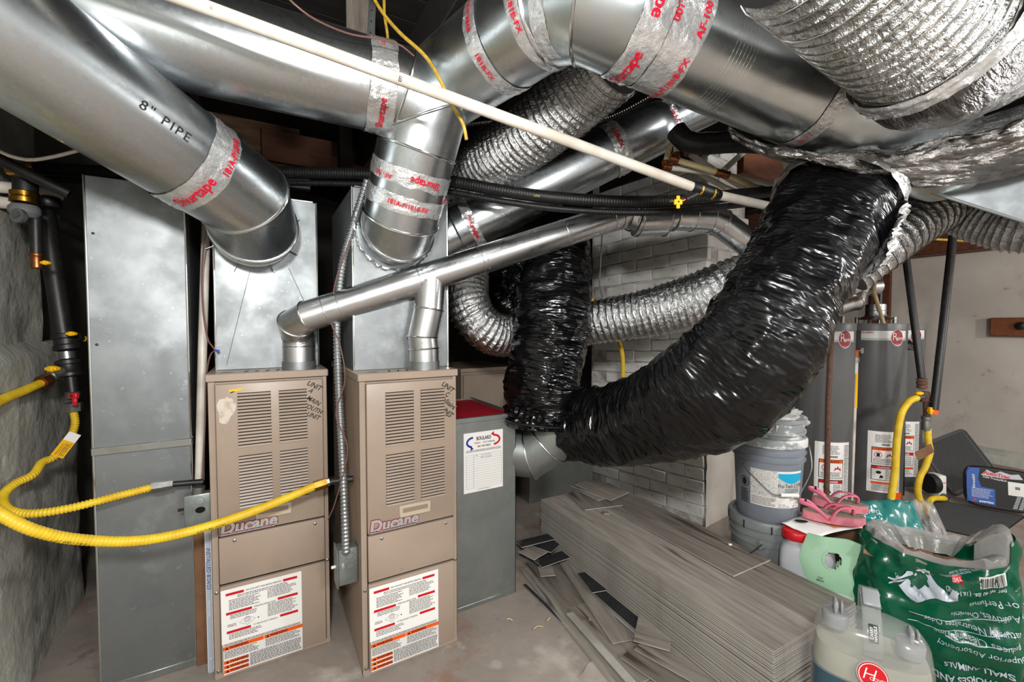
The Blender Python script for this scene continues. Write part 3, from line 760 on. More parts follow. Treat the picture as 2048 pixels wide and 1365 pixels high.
def sheet(name, label, cat, top, bot, m, bulge=0.08, nrow=24, ncol=60, amp=0.02, seed=0.0, thick=0.006, parent=None, fold=None):
    a = cr(top, 0.01); b_ = cr(bot, 0.01)
    def samp(p, f): x = f * (len(p) - 1); i = min(int(x), len(p) - 2); return p[i].lerp(p[i + 1], x - i)
    rows = []; t = parent or thing(name, label, cat, a[0])
    for i in range(nrow + 1):
        f = i / nrow; row = []
        for j in range(ncol + 1):
            g = j / ncol; p0 = samp(a, g); p1 = samp(b_, g); p = p0.lerp(p1, f)
            vd = (EYE - p).normalized()
            p = p + vd * (bulge * math.sin(PI * f) + amp * noi(g * 9 + seed, f * 3, seed) + amp * 0.5 * (abs(noi(g * 20 + seed, f * 9, seed + 5)) - 0.2)) + V((0, 0, amp * 0.5 * noi(g * 7, f * 4, seed + 8)))
            row.append(p)
        rows.append(row)
    mb = MB(); mb.grid(rows, uvscale=0.02)
    o = mb.build('sheet', m, t, ang=60)
    md = o.modifiers.new('thickness', 'SOLIDIFY'); md.thickness = thick; md.offset = -1
    return t
top = [at(1455, 262, 1.52), at(1560, 300, 1.45), at(1640, 312, 1.42), at(1750, 306, 1.40), at(1850, 280, 1.36), at(1960, 262, 1.30), at(2110, 215, 1.22), at(2320, 150, 1.20)]
bot = [at(1470, 268, 1.62), at(1570, 318, 1.56), at(1660, 336, 1.52), at(1755, 355, 1.48), at(1850, 374, 1.46), at(1960, 362, 1.44), at(2110, 335, 1.40), at(2330, 300, 1.38)]
tW = sheet('bubble_foil_wrap', 'crumpled reflective bubble foil wrap sagging under the trunk duct', 'insulation', top, bot, 'bubble_wrap', bulge=0.06, amp=0.055, seed=3.0, nrow=36, ncol=110)
top2 = [at(1740, 312, 1.46), at(1850, 262, 1.50), at(1960, 236, 1.45), at(2100, 190, 1.38)]
bot2 = [at(1745, 316, 1.42), at(1850, 284, 1.38), at(1960, 264, 1.32), at(2100, 220, 1.24)]
sheet('foil_flap', 'grey foil flap folded over the sagging bubble wrap', 'insulation', top2, bot2, 'foil_dull', bulge=0.01, amp=0.01, seed=8.0)
b = MB(); b.hexa([at(1845, 376, 1.60), at(2400, 553, 1.34), at(2450, 470, 1.75), at(1900, 350, 2.1)] + [q + V((0, 0, 0.18)) for q in (at(1845, 376, 1.60), at(2400, 553, 1.34), at(2450, 470, 1.75), at(1900, 350, 2.1))])
tM = thing('rectangular_duct', 'flat galvanized rectangular duct corner under the bubble foil wrap', 'duct', at(1845, 376, 1.6))
b.build('duct_body', 'galv_dark', tM)
MB().cyl(at(1845, 379, 1.598), at(2400, 557, 1.338), 0.006, n=8).build('lock_seam', 'galv_dull', tM)
flex('foil_flex_duct', 'silver flexible duct slanting down behind the huge black duct', 'duct',
     [at(1960, 372, 2.05), at(1900, 402, 2.0), at(1830, 440, 1.96), at(1760, 490, 1.95), at(1690, 545, 2.0)], 0.118, pitch=0.036, sag=0.006, crk=0.005, seed=12.0, m='foil', wire='wire_dark')
flex('foil_flex_duct', 'closely ribbed silver flexible duct sagging below the flat metal duct', 'duct',
     [at(1860, 375, 2.02), at(1925, 415, 1.98), at(1990, 440, 1.9), at(2060, 452, 1.82), at(2160, 450, 1.74), at(2350, 440, 1.66)], 0.118, pitch=0.020, sag=0.007, crk=0.003, seed=13.0, m='foil_dull', wire='wire_dark', wr=0.0012)

# ================================================================== furnaces, plenums, return boxes
def furnace(name, label, x0, x1, yf, H, depth, marker, full=True):
    w = x1 - x0
    t = thing(name, label, 'furnace', (x0 + w / 2, yf + depth / 2, 0))
    b = MB(); b.box(x0, x1, yf + 0.012, yf + depth, 0.004, H - 0.03, bev=0.003)
    body = b.build('cabinet', 'tan', t)
    b = MB(); b.box(x0, x0 + 0.022, yf + 0.002, yf + 0.02, 0.002, H - 0.03, bev=0.002); b.build('front_flange', 'tan', t)
    b = MB(); b.box(x1 - 0.016, x1, yf + 0.002, yf + 0.02, 0.002, H - 0.03, bev=0.002); b.build('front_flange', 'tan', t)
    b = MB(); b.box(x0 - 0.006, x1 + 0.006, yf - 0.006, yf + depth, H - 0.03, H, bev=0.003); top = b.build('top_panel', 'tan', t)
    fm = flat((x0, yf, 0), (1, 0, 0), (0, 0, 1))
    # slots and knockout on top
    tf = flat((x0, yf, H), (1, 0, 0), (0, 1, 0))
    for k in range(5):
        a = 0.115 + k * 0.037; s = 0.012
        place2d([(a, 0.03), (a + 0.008, 0.03), (a + 0.008 + s, 0.065), (a + s, 0.065)], [(0, 1, 2, 3)], 'vent_slot', 'slot', top, tf)
    vs, fs = ellipse2(0.022, 0.010, cx=0.06, cy=0.045); place2d(vs, fs, 'knockout', 'tan_dark', top, tf)
    if not full: return t
    ya = yf - 0.010
    def door(n_, z0, z1, xa=0.024, xb=0.018):
        return MB().box(x0 + xa, x1 - xb, ya, yf + 0.012, z0, z1, bev=0.0035, seg=2).build(n_, 'tan', t)
    d1 = door('upper_door', 0.560, H - 0.040); d2 = door('middle_panel', 0.372, 0.552); d3 = door('lower_door', 0.018, 0.362)
    MB().box(x0 + 0.01, x1 - 0.01, yf + 0.004, yf + 0.016, 0.35, 0.57).build('door_gap', 'slot', t)
    MB().box(x0, x1, yf - 0.004, yf + 0.02, 0.0, 0.020, bev=0.002).build('base_rail', 'tan', t)
    f1 = flat((x0, ya, 0), (1, 0, 0), (0, 0, 1))
    for (ua, ub) in ((0.095, 0.208), (0.236, 0.338)):
        for (za, zb) in ((0.893, 1.108), (0.655, 0.862)):
            panel(ua, ub, za, zb, f1, 'slot', d1, 'louver_shade_plate', lift=0.0006)  # flat black plate, paints in the dark between the louver slats
            mb = MB(); nn = 17; pz = (zb - za) / nn
            for k in range(nn):
                z = za + pz * k
                o = V((x0 + ua, ya, z)); wu = ub - ua
                q = [o + V((0, -0.0008, 0.0)), o + V((wu, -0.0008, 0)), o + V((wu, -0.0048, pz * 0.16)), o + V((0, -0.0048, pz * 0.16)), o + V((wu, -0.0012, pz * 0.74)), o + V((0, -0.0012, pz * 0.74))]
                vv = [mb.v(p) for p in q]; mb.face([vv[0], vv[1], vv[2], vv[3]]); mb.face([vv[3], vv[2], vv[4], vv[5]])
            mb.build('louver_bank', 'tan', d1, smooth=False, kind='stuff')
    # recessed pull handle
    hz = 0.625; hx0, hx1 = 0.145, 0.275
    h = MB().box(x0 + hx0, x0 + hx1, ya - 0.006, ya + 0.002, hz - 0.024, hz + 0.024, bev=0.003).build('pull_handle', 'cream', d1)
    panel(hx0 + 0.013, hx1 - 0.013, hz - 0.005, hz + 0.013, f1, 'tan_dark', h, 'grip_recess', lift=0.0068)
    # maker's badge
    bg = text('Ducane', 0.062, f1, 'maroon', d1, name='badge_outline', off=(0.125, 0.588), bold=0.075, align='CENTER', sx=1.0, shear=0.12)
    f1b = lambda x, y, l=0.004: f1(x, y, l)
    text('Ducane', 0.062, f1b, 'chrome', d1, name='badge_letters', off=(0.125, 0.588), bold=0.04, sx=1.0, shear=0.12)
    panel(0.028, 0.215, 0.5605, 0.5725, f1, 'maroon', d1, 'badge_bar', lift=0.002)
    panel(0.030, 0.213, 0.5625, 0.5655, f1, 'chrome', d1, 'badge_stripe', lift=0.004)
    panel(0.030, 0.213, 0.5685, 0.5710, f1, 'chrome', d1, 'badge_stripe', lift=0.004)
    # screws
    for (u, z, pp) in ((0.075, 0.535, d2), (w - 0.055, 0.535, d2), (0.012, 0.340, t), (w - 0.008, 0.362, t), (0.012, 0.03, t)):
        MB().lathe([(0.0062, 0), (0.0062, 0.002), (0.003, 0.004), (0.0002, 0.0042)], (x0 + u, ya if pp is d2 else yf, z), (0, -1, 0), n=10).build('screw', 'zinc', pp)
    # safety label
    lx0, lx1, lz0, lz1 = 0.026, 0.306, 0.014, 0.348
    lab = panel(lx0, lx1, 0.135, lz1, f1, 'paper', d3, 'instruction_label', lift=0.0008)
    lab2 = panel(lx0 + 0.004, lx1, lz0, 0.137, f1, 'label_white', d3, 'warning_label', lift=0.0010)
    fl2 = lambda x, y, l=0.0016: f1(x, y, l)
    for (a, b_, z) in ((0.042, 0.102, 0.328), (0.238, 0.290, 0.328), (0.042, 0.128, 0.252), (0.218, 0.291, 0.258), (0.043, 0.123, 0.178), (0.225, 0.291, 0.185)):
        panel(a, b_, z - 0.005, z + 0.005, fl2, 'red', lab, 'red_bar')
    text('FOR YOUR SAFETY READ BEFORE OPERATING', 0.0088, fl2, 'blackprint', lab, off=(0.170, 0.328), sx=0.68, bold=0.01)
    text('OPERATING INSTRUCTIONS', 0.0082, fl2, 'blackprint', lab, off=(0.172, 0.253), sx=0.72, bold=0.01)
    text('TO TURN OFF GAS TO APPLIANCE', 0.0082, fl2, 'blackprint', lab, off=(0.174, 0.181), sx=0.66, bold=0.01)
    smallprint(0.080, 0.260, 0.306, 0.318, fl2, lab, seed=2, ragged=0.05)
    smallprint(0.052, 0.160, 0.262, 0.304, fl2, lab, seed=3); smallprint(0.182, 0.290, 0.268, 0.306, fl2, lab, seed=4)
    smallprint(0.055, 0.160, 0.228, 0.244, fl2, lab, seed=5); smallprint(0.182, 0.290, 0.192, 0.248, fl2, lab, seed=6)
    smallprint(0.050, 0.165, 0.148, 0.170, fl2, lab, seed=7)
    # gas valve diagram
    for vs, fs in (ring2(0.010, 0.010, 0.0012, cx=0.112, cy=0.209), ring2(0.005, 0.005, 0.001, cx=0.112, cy=0.209), ring2(0.028, 0.017, 0.0012, n=4, cx=0.112, cy=0.206), ellipse2(0.0025, 0.0025, cx=0.149, cy=0.206)):
        place2d(vs, fs, 'diagram_line', 'blackprint', lab, fl2)
    smallprint(0.046, 0.075, 0.195, 0.208, fl2, lab, seed=8)
    wn = ((0.030, 0.166, 0.117), (0.168, 0.306, 0.117), (0.031, 0.112, 0.062), (0.031, 0.112, 0.044), (0.031, 0.112, 0.026))
    for k, (a, b_, z) in enumerate(wn):
        wb_ = panel(a, b_, z - 0.0065 - (0.001 if k < 2 else 0), z + 0.0065 + (0.001 if k < 2 else 0), fl2, 'orange', lab2, 'warning_bar')
        text('WARNING', 0.0135, lambda x, y: f1(x, y, 0.0022), 'blackprint', lab2, off=(a + 0.052, z), bold=0.03, sx=0.95)
        place2d([(a + 0.006, z - 0.005), (a + 0.018, z - 0.005), (a + 0.012, z + 0.0055)], [(0, 1, 2)], 'warning_triangle', 'blackprint', lab2, lambda x, y: f1(x, y, 0.0022))
    smallprint(0.034, 0.300, 0.126, 0.134, fl2, lab2, seed=9, line=0.0045, ragged=0.02)
    smallprint(0.034, 0.160, 0.073, 0.106, fl2, lab2, seed=10, line=0.0052); smallprint(0.172, 0.300, 0.076, 0.106, fl2, lab2, seed=11, line=0.0052)
    smallprint(0.118, 0.303, 0.018, 0.070, fl2, lab2, seed=12, line=0.0046, ragged=0.05)
    # marker writing, slanting
    for s_, u, z, sz, rt in marker:
        text(s_, sz, f1, 'blackprint', d1, name='marker_writing', off=(u, z), rot=R(rt), bold=0.015, sx=0.85, shear=0.25)
    return t
F1 = dict(x0=-0.178, x1=0.238, yf=1.985); F2 = dict(x0=0.320, x1=0.716, yf=1.715); HF = 1.185; FD = 0.70
ta = furnace('furnace', 'tan gas furnace with UNIT A MAIN SOUTH UNIT in black marker', marker=(('UNIT', 0.366, 1.118, 0.030, -30), ('A', 0.353, 1.098, 0.026, -38), ('MAIN', 0.362, 1.055, 0.027, -36), ('SOUTH', 0.360, 1.022, 0.027, -30), ('UNIT', 0.360, 0.992, 0.027, -28)), H=HF, depth=FD, **F1)
tb = furnace('furnace', 'tan gas furnace with UNIT C UPSTAIRS UNIT in black marker', marker=(('UNIT', 0.352, 1.112, 0.030, -36), ('C', 0.350, 1.080, 0.028, -25), ('UpStairs', 0.352, 1.048, 0.028, -42), ('UNIT', 0.348, 1.008, 0.030, -40), ('/', 0.352, 0.992, 0.034, -90)), H=HF, depth=FD, **F2)
# torn sticker and scuffs on the first furnace's door
f1 = flat((F1['x0'], F1['yf'] - 0.010, 0), (1, 0, 0), (0, 0, 1))
st = []
for i in range(22):
    a = 2 * PI * i / 22; k = 1 + 0.45 * noi(math.cos(a) * 2, math.sin(a) * 2, 5.5); st.append((0.058 + 0.030 * k * math.cos(a), 1.05 + 0.055 * k * math.sin(a)))
place2d(st, [tuple(range(22))], 'sticker_residue', 'scuff', ta, lambda x, y: f1(x, y, 0.0007))
place2d([(0.068, 1.123), (0.118, 1.128), (0.105, 1.118), (0.085, 1.115), (0.070, 1.110)], [(0, 1, 2, 3, 4)], 'torn_sticker', 'yellow_valve', ta, lambda x, y: f1(x, y, 0.0009))
place2d([(0.072, 1.114), (0.086, 1.117), (0.085, 1.113), (0.072, 1.109)], [(0, 1, 2, 3)], 'torn_sticker', 'blackprint', ta, lambda x, y: f1(x, y, 0.0011))

def duct_box(name, label, x0, x1, y0, y1, z0, z1, m='galv_sheet', crease=None, chamfer=0.0, cat='duct', grp=None):
    t = thing(name, label, cat, (x0 + (x1 - x0) / 2, (y0 + y1) / 2, z0), grp)
    b = MB(); b.box(x0, x1, y0, y1, z0, z1, bev=0.002); b.build('sheet_body', m, t)
    if crease:                                         # cross-break folds pressed into the front sheet
        for (p, q) in crease:
            MB().cyl(p, q, 0.0011, n=6).build('crease', m, t)
    for (xx, yy) in ((x0, y0), (x1, y0)):
        MB().cyl((xx, yy, z0), (xx, yy, z1), 0.004, n=8).build('corner_seam', 'bead', t)
    return t
# plenums on the furnaces
pa = duct_box('plenum', 'galvanized supply plenum above the UNIT A furnace with round tab collar', -0.160, 0.224, 2.14, 2.66, HF, 1.915, crease=(((-0.125, 2.1395, HF + 0.02), (-0.03, 2.1395, 1.62)), ((0.20, 2.1395, 1.40), (0.11, 2.1395, 1.62))))
pb = duct_box('plenum', 'galvanized supply plenum above the UNIT C furnace with taped round collar', 0.325, 0.730, 1.845, 2.40, HF, 1.925, m='galv_sheet')
MB().box(0.335, 0.72, 1.85, 2.39, 1.925, 1.935, bev=0.002).build('top_flange', 'galv_bright', pb)
MB().box(-0.15, 0.214, 2.15, 2.65, 1.915, 1.925, bev=0.002).build('top_flange', 'galv_bright', pa)
# return duct at far left
rd = duct_box('return_duct', 'tall galvanized return duct standing left of the UNIT A furnace', -0.535, -0.248, 2.115, 2.75, 0.0, 1.905, m='galv_sheet')
MB().box(-0.540, -0.243, 2.108, 2.76, 0.895, 0.925, bev=0.002).build('drive_cleat', 'galv_bright', rd)
MB().box(-0.537, -0.246, 2.112, 2.13, 0.0, 0.03, bev=0.002).build('base_flange', 'galv_dull', rd)
for z in (1.70, 1.30):
    MB().lathe([(0.005, 0), (0.004, 0.003), (0.0005, 0.004)], (-0.515, 2.114, z), (0, -1, 0), n=8).build('screw', 'black_iron', rd)
# grey return box on the right of the second furnace
gx0, gx1, gy0, gy1, gz = 0.735, 1.110, 1.885, 2.42, 0.925
gb = thing('return_box', 'grey galvanized return air box with service sticker beside the UNIT C furnace', 'duct', ((gx0 + gx1) / 2, (gy0 + gy1) / 2, 0))
b = MB(); b.box(gx0, gx1, gy0, gy0 + 0.003, 0.0, gz); b.box(gx1 - 0.003, gx1, gy0, gy1, 0, gz); b.box(gx0, gx0 + 0.003, gy0, gy1, 0, gz); b.box(gx0, gx1, gy1 - 0.003, gy1, 0, gz)
b.build('sheet_body', 'galv_dull', gb, smooth=False)
MB().box(gx0 - 0.003, gx1 + 0.003, gy0 - 0.004, gy0 + 0.012, gz - 0.02, gz + 0.004, bev=0.002).build('front_lip', 'galv_dull', gb)
MB().box(gx1 - 0.012, gx1 + 0.004, gy0, gy1, gz - 0.02, gz + 0.004, bev=0.002).build('side_lip', 'galv_dull', gb)
MB().box(gx0 + 0.003, gx1 - 0.012, gy0 + 0.012, gy1, gz - 0.012, gz - 0.008).build('red_liner', 'red_wrap', gb, label='red plastic liner on the open top')
b = MB(); b.prism([(0, 0), (0.20, 0.19), (0.16, 0.36), (0, 0.36)], (gx0 + 0.004, gy0 + 0.16, gz - 0.009), (1, 0, 0), (0, 1, 0), 0.006); b.build('yellow_liner', 'yellow_wrap', gb)
MB().box(gx0 + 0.03, gx1 - 0.01, gy0 - 0.006, gy0, 0.0, 0.022, bev=0.002).build('base_flange', 'galv_dull', gb)
gf = flat((gx0, gy0, 0), (1, 0, 0), (0, 0, 1))
sk = panel(0.088, 0.300, 0.565, 0.855, gf, 'paper', gb, 'service_sticker', lift=0.0010)
g2 = lambda x, y, l=0.0018: gf(x, y, l)
text('BOULARD', 0.024, g2, 'blackprint', sk, off=(0.194, 0.823), bold=0.03, sx=0.72)
text('Heating', 0.0135, g2, 'redprint', sk, off=(0.160, 0.803), bold=0.02, sx=0.8)
text('& Air Conditioning', 0.0125, g2, 'blackprint', sk, off=(0.222, 0.803), bold=0.01, sx=0.66)
text('801-969-4822', 0.0125, g2, 'blackprint', sk, off=(0.196, 0.785), bold=0.02, sx=1.0)
for (mt, a0, a1, tip, cx) in (('blue', R(95), R(255), [(0.140, 0.777), (0.124, 0.790), (0.124, 0.768)], 0.140), ('red', R(-85), R(85), [(0.232, 0.838), (0.250, 0.850), (0.250, 0.826)], 0.246)):
    vs, fs = ring2(0.040, 0.028, 0.010, n=18, cx=cx, cy=0.808, a0=a0, a1=a1); place2d(vs, fs, 'arrow_band', mt, sk, g2)
    place2d(tip, [(0, 1, 2)], 'arrow_head', mt, sk, g2)
smallprint(0.10, 0.29, 0.756, 0.770, g2, sk, seed=31, line=0.006, h=0.0028, ragged=0.03)
rs = [(0.100, 0.292, 0.585 + k * 0.0115, 0.5857 + k * 0.0115) for k in range(15)] + [(0.100, 0.1008, 0.585, 0.747), (0.1395, 0.1403, 0.585, 0.747), (0.2915, 0.2923, 0.585, 0.747)]
multi(rs, g2, 'greyprint', sk, 'table_rules')
text('Date        Service Provided', 0.0075, g2, 'greyprint', sk, off=(0.190, 0.742))
text('filter changed', 0.011, g2, 'greyprint', sk, off=(0.205, 0.730), shear=0.4, bold=-0.006)
text('www.boulardheating.com', 0.007, g2, 'blackprint', sk, off=(0.195, 0.576))
MB().box(0.722, 0.752, 1.80, 1.87, 0.0, 0.62, bev=0.001).build('cardboard_strip', 'cardboard', None, label='brown cardboard strip wedged between UNIT C furnace and grey box', cat='cardboard')
# cardboard and slim air filter between return duct and first furnace
MB().box(-0.246, -0.206, 2.10, 2.60, 0.0, 0.60, bev=0.001).build('cardboard_strip', 'cardboard', None, label='brown cardboard strip beside the air filter left of UNIT A', cat='cardboard')
ft = thing('air_filter', 'slim white edged air filter standing in slot left of UNIT A furnace', 'filter', (-0.195, 2.3, 0))
MB().box(-0.204, -0.183, 2.035, 2.55, 0.0, 0.585, bev=0.001).build('filter_frame', 'filter_side', ft)
ff = flat((-0.204, 2.035, 0), (1, 0, 0), (0, 0, 1))
text('INSTALLED 8/24/23', 0.020, ff, 'bluepen', ft, name='pen_writing', off=(0.010, 0.42), rot=R(-90), bold=0.0, shear=0.2)
text('Return Grilles', 0.011, ff, 'white', ft, off=(0.010, 0.26), rot=R(-90))
text('>', 0.02, ff, 'white', ft, off=(0.010, 0.06), rot=R(-90))
panel(0.0005, 0.0025, 0.01, 0.575, ff, 'white', ft, 'white_edge'); panel(0.0185, 0.0205, 0.01, 0.575, ff, 'white', ft, 'white_edge')

# third furnace and its return far behind
tc_ = furnace('furnace', 'dim tan furnace far behind, between the grey box and black duct', 1.27, 1.72, 2.95, 1.05, 0.6, (), full=False)
MB().box(1.285, 1.705, 2.936, 2.952, 0.40, 1.0, bev=0.003).build('upper_door', 'tan', tc_)
MB().box(1.285, 1.705, 2.936, 2.952, 0.03, 0.38, bev=0.003).build('lower_door', 'tan', tc_)
duct_box('return_box', 'grey sheet metal return box behind the plank stack', 1.76, 2.38, 2.78, 3.35, 0.0, 0.84, m='galv_dull')

# ================================================================== flue vent
rV = 0.062
V0 = V((0.138, 2.045, HF + 0.012)); Vt = oy(850, 722, 1.775)
vx = at(607, 636, 1.735); ve = at(1236, 432, 2.06)
dv = (ve - vx).normalized()
V1 = V((V0.x, V0.y, vx.z - 0.075)); V2 = V1.lerp(vx, 0.55) + V((-0.02, 0.0, 0.012))
tv, P, _ = rigid('flue_pipe', 'aluminium flue pipe slanting across both plenums from UNIT A up to chimney', 'pipe', [V0, V0 + V((0, 0, 0.085)), V1 + V((0.0, 0, 0.0)), V2, vx + dv * 0.02, ve], rV, m='alum', beads=[1, 2, 3, 4], bead_r=0.003)
MB().cyl(V0 - V((0, 0, 0.012)), V0 + V((0, 0, 0.022)), rV + 0.003, n=40).build('flue_collar', 'alum_dull', tv)
Lv = (ve - vx).length
for f in (0.06, 0.10, 0.33, 0.52, 0.80, 0.97):
    bead_at(tv, vx + dv * (Lv * f), dv, rV, 0.0016, 'alum')
for f in (0.335, 0.525, 0.80):
    for rl in (-35, 5, 45):
        nrm = rotv(toward(vx + dv * Lv * f, dv), dv, rl); c = vx + dv * (Lv * f + 0.012) + nrm * rV
        MB().lathe([(0.004, 0), (0.003, 0.003), (0.0003, 0.004)], c, nrm, n=8).build('rivet', 'zinc', tv)
tape_text(tv, '4" PIPE', vx + dv * (Lv * 0.66), dv, rV, 0.022, roll=-30, around=False, m='greyprint', bold=-0.004, lift=0.001, flip=False)
# crimp ring of little teeth near the elbow
# tee branch to the second furnace
W0 = V((Vt.x, 1.785, HF + 0.012)); tj = vx + dv * (Lv * 0.365)
rigid('flue_branch', 'short jointed flue branch dropping from slanted flue to UNIT C furnace', 'pipe', [W0, W0 + V((0, 0, 0.075)), W0 + V((-0.006, 0.0, 0.125)), W0.lerp(tj, 0.55) + V((0.0, -0.01, 0.03)), tj], rV - 0.001, m='alum', beads=[1, 2, 3], bead_r=0.0035)
MB().cyl(W0 - V((0, 0, 0.012)), W0 + V((0, 0, 0.022)), rV + 0.002, n=40).build('flue_collar', 'alum_dull', bpy.data.objects['flue_branch'])
# flue end: tee, elbows, on towards the chimney
U = [ve, at(1258, 428, 2.08), at(1275, 436, 2.08), at(1330, 436, 2.10), at(1348, 432, 2.10), at(1418, 436, 2.14), at(1440, 446, 2.16), at(1540, 520, 2.24)]
tu, P, _ = rigid('flue_fitting', 'shiny flue tee and adjustable elbow above the chimney brickwork', 'pipe', U, 0.07, m='alum', beads=[], radii=[0.064, 0.064, 0.085, 0.064, 0.068, 0.068, 0.066])
for q, r_, ax in ((U[1], 0.080, U[1] - U[0]), (U[2], 0.086, U[3] - U[2]), (U[3], 0.086, U[3] - U[2]), (U[4], 0.070, U[5] - U[4]), (U[4].lerp(U[5], 0.5), 0.068, U[5] - U[4]), (U[5], 0.069, U[5] - U[4]), (U[6], 0.068, U[7] - U[6])):
    bead_at(tu, q, ax, r_, 0.004, 'alum')

# ================================================================== pipes, hoses and wiring
def pipe(name, label, cat, pts, r, m, n=16, smooth_path=False, group=None, parts=True, partname='pipe_run'):
    path = cr(pts, 0.03) if smooth_path else [V(p) for p in pts]
    t = thing(name, label, cat, path[0], group)
    MB().sweep(path, r, n=n).build(partname, m, t); return t, path
def one_tube(name, label, cat, pts, r, m, n=8, step=0.02, group=None):
    path = cr(pts, step); o = MB().sweep(path, r, n=n).build(name, m, None); return tag(o, label, cat, group)
def hose(name, label, cat, pts, r, m='yellow', pitch=0.009, depth=0.0016, n=16, group=None):
    path = cr(pts, pitch / 4); t = thing(name, label, cat, path[0], group)
    MB().sweep(path, lambda i, S, th: r - depth * (0.5 + 0.5 * math.cos(2 * PI * S / pitch)), n=n).build('corrugated_tube', m, t, ang=80)
    return t, path
def nut(t, p, d, r, L, m='brass', name='hex_nut', n=6):
    p = V(p); d = V(d).normalized(); return MB().cyl(p, p + d * L, r, n=n).build(name, m, t, ang=20)
def collar(t, p, d, prof, m, name='fitting', n=20):
    return MB().lathe(prof, p, d, n=n).build(name, m, t)

# white water pipe crossing the whole view
w1 = at(1392, 377, 1.52); w0 = at(280, -34, 0.985); w0 = w0 + (w0 - w1) * 0.30; w2 = at(1425, 388, 1.56); w3 = at(1580, 422, 1.78)
t, _ = pipe('pvc_pipe', 'long white plastic pipe crossing diagonally in front of the ducts', 'pipe', [w0, w1], 0.0165, 'pvc', n=20)
MB().sweep([w2, w3], 0.0165, n=20).build('pipe_run', 'pvc', t)
dw = (w1 - w0).normalized(); text('B', 0.018, cylmap(w0.lerp(w1, 0.51), dw, 0.0165, toward(w0.lerp(w1, 0.51), dw), dw, 0.001), 'blackprint', t)
cp = MB().sweep([w1 - dw * 0.02, w1 + dw * 0.005, w1.lerp(w2, 0.5), w2, w2 + (w3 - w2).normalized() * 0.03], lambda i, S, th: 0.024 if i in (1, 2, 3) else 0.020, n=18).build('rubber_coupling', 'black_hose', t)
br0 = w1.lerp(w2, 0.4); br1 = at(1368, 399, 1.50)
MB().cyl(br0, br1, 0.014, n=14).build('branch_stub', 'black_hose', cp)
for q, s_ in ((w1.lerp(w2, 0.12), 'CUBE'), (w1.lerp(w2, 0.85), 'CONN')):
    ax = (w2 - w1).normalized(); text(s_, 0.012, cylmap(q, ax, 0.024, toward(q, ax), toward(q, ax).cross(ax), 0.001), 'yellow_valve', cp, bold=0.03)
vt = thing('ball_valve', 'small yellow handled valve on the black coupling of the white pipe', 'valve', br1)
MB().cyl(br1, br1 + (br1 - br0).normalized() * 0.02, 0.010, n=12).build('valve_body', 'copper', vt)
hc = br1 + (br1 - br0).normalized() * 0.03
MB().obox(hc, RT * 0.006, UP * 0.022, FW * 0.004, bev=0.002).obox(hc, RT * 0.014, UP * 0.009, FW * 0.005, bev=0.002).build('valve_handle', 'yellow_valve', vt)
MB().cyl(hc - FW * 0.007, hc + FW * 0.0, 0.003, n=8).build('handle_screw', 'black_iron', vt)

# black braided line running behind the ducts
path = [at(78, 336, 1.90), at(220, 344, 1.93), at(420, 346, 1.97), at(580, 346, 1.97), at(760, 350, 1.96), at(890, 362, 1.92), at(1000, 381, 1.88), at(1110, 396, 1.86), at(1240, 404, 1.86), at(1350, 402, 1.86), at(1480, 390, 1.90), at(1600, 380, 2.1)]
t, pp = hose('braided_line', 'thick black braided line running level behind duct elbows', 'hose', path, 0.027, 'black_hose', pitch=0.012, depth=0.0012, n=18)
t2, _ = hose('braided_line', 'thinner black line strapped below the thick braided line', 'hose', [q + V((0, 0.01, -0.042)) for q in path], 0.014, 'black_hose', pitch=0.010, depth=0.0008, n=12)
for k in (0.42, 0.62, 0.78):
    i = int(k * len(pp)); d = (pp[i + 1] - pp[i]); text('LINE', 0.012, cylmap(pp[i], d, 0.027, toward(pp[i], d), d, 0.001), 'yellow_wrap', t)

# armoured cable behind the silver flex, cables at the ceiling
hose('armoured_cable', 'ribbed steel armoured cable passing behind the silver flexible duct', 'cable', [at(880, 262, 2.30), at(960, 246, 2.30), at(1080, 238, 2.32), at(1200, 240, 2.25), at(1310, 188, 2.15), at(1380, 150, 2.1)], 0.015, 'wire_dark', pitch=0.012, depth=0.003, n=14)
one_tube('yellow_cable', 'yellow electrical cable dangling past the duct elbow from ceiling', 'cable', [at(738, -20, 1.42), at(765, 25, 1.40), at(800, 66, 1.36), at(850, 112, 1.33), at(880, 160, 1.31), at(900, 205, 1.31), at(925, 245, 1.32), at(933, 280, 1.33)], 0.0055, 'yellow_wire')
one_tube('yellow_cable', 'short yellow cable hanging beside the whitewashed joist end', 'cable', [at(768, -10, 1.62), at(769, 30, 1.62), at(774, 62, 1.62), at(776, 85, 1.63)], 0.0055, 'yellow_wire')
one_tube('thermostat_wire', 'thin pale wire draped over the upper galvanized duct', 'cable', [at(560, -20, 1.16), at(600, 18, 1.18), at(640, 44, 1.22), at(700, 68, 1.28), at(760, 78, 1.32), at(800, 90, 1.35), at(828, 112, 1.38)], 0.0028, 'wire_brown')
one_tube('yellow_cable', 'yellow cable sagging along boards above the water heaters', 'cable', [at(1780, 425, 3.6), at(1815, 465, 3.6), at(1850, 476, 3.6), at(1900, 480, 3.6), at(1960, 478, 3.6), at(2000, 430, 3.6)], 0.010, 'yellow_wire')

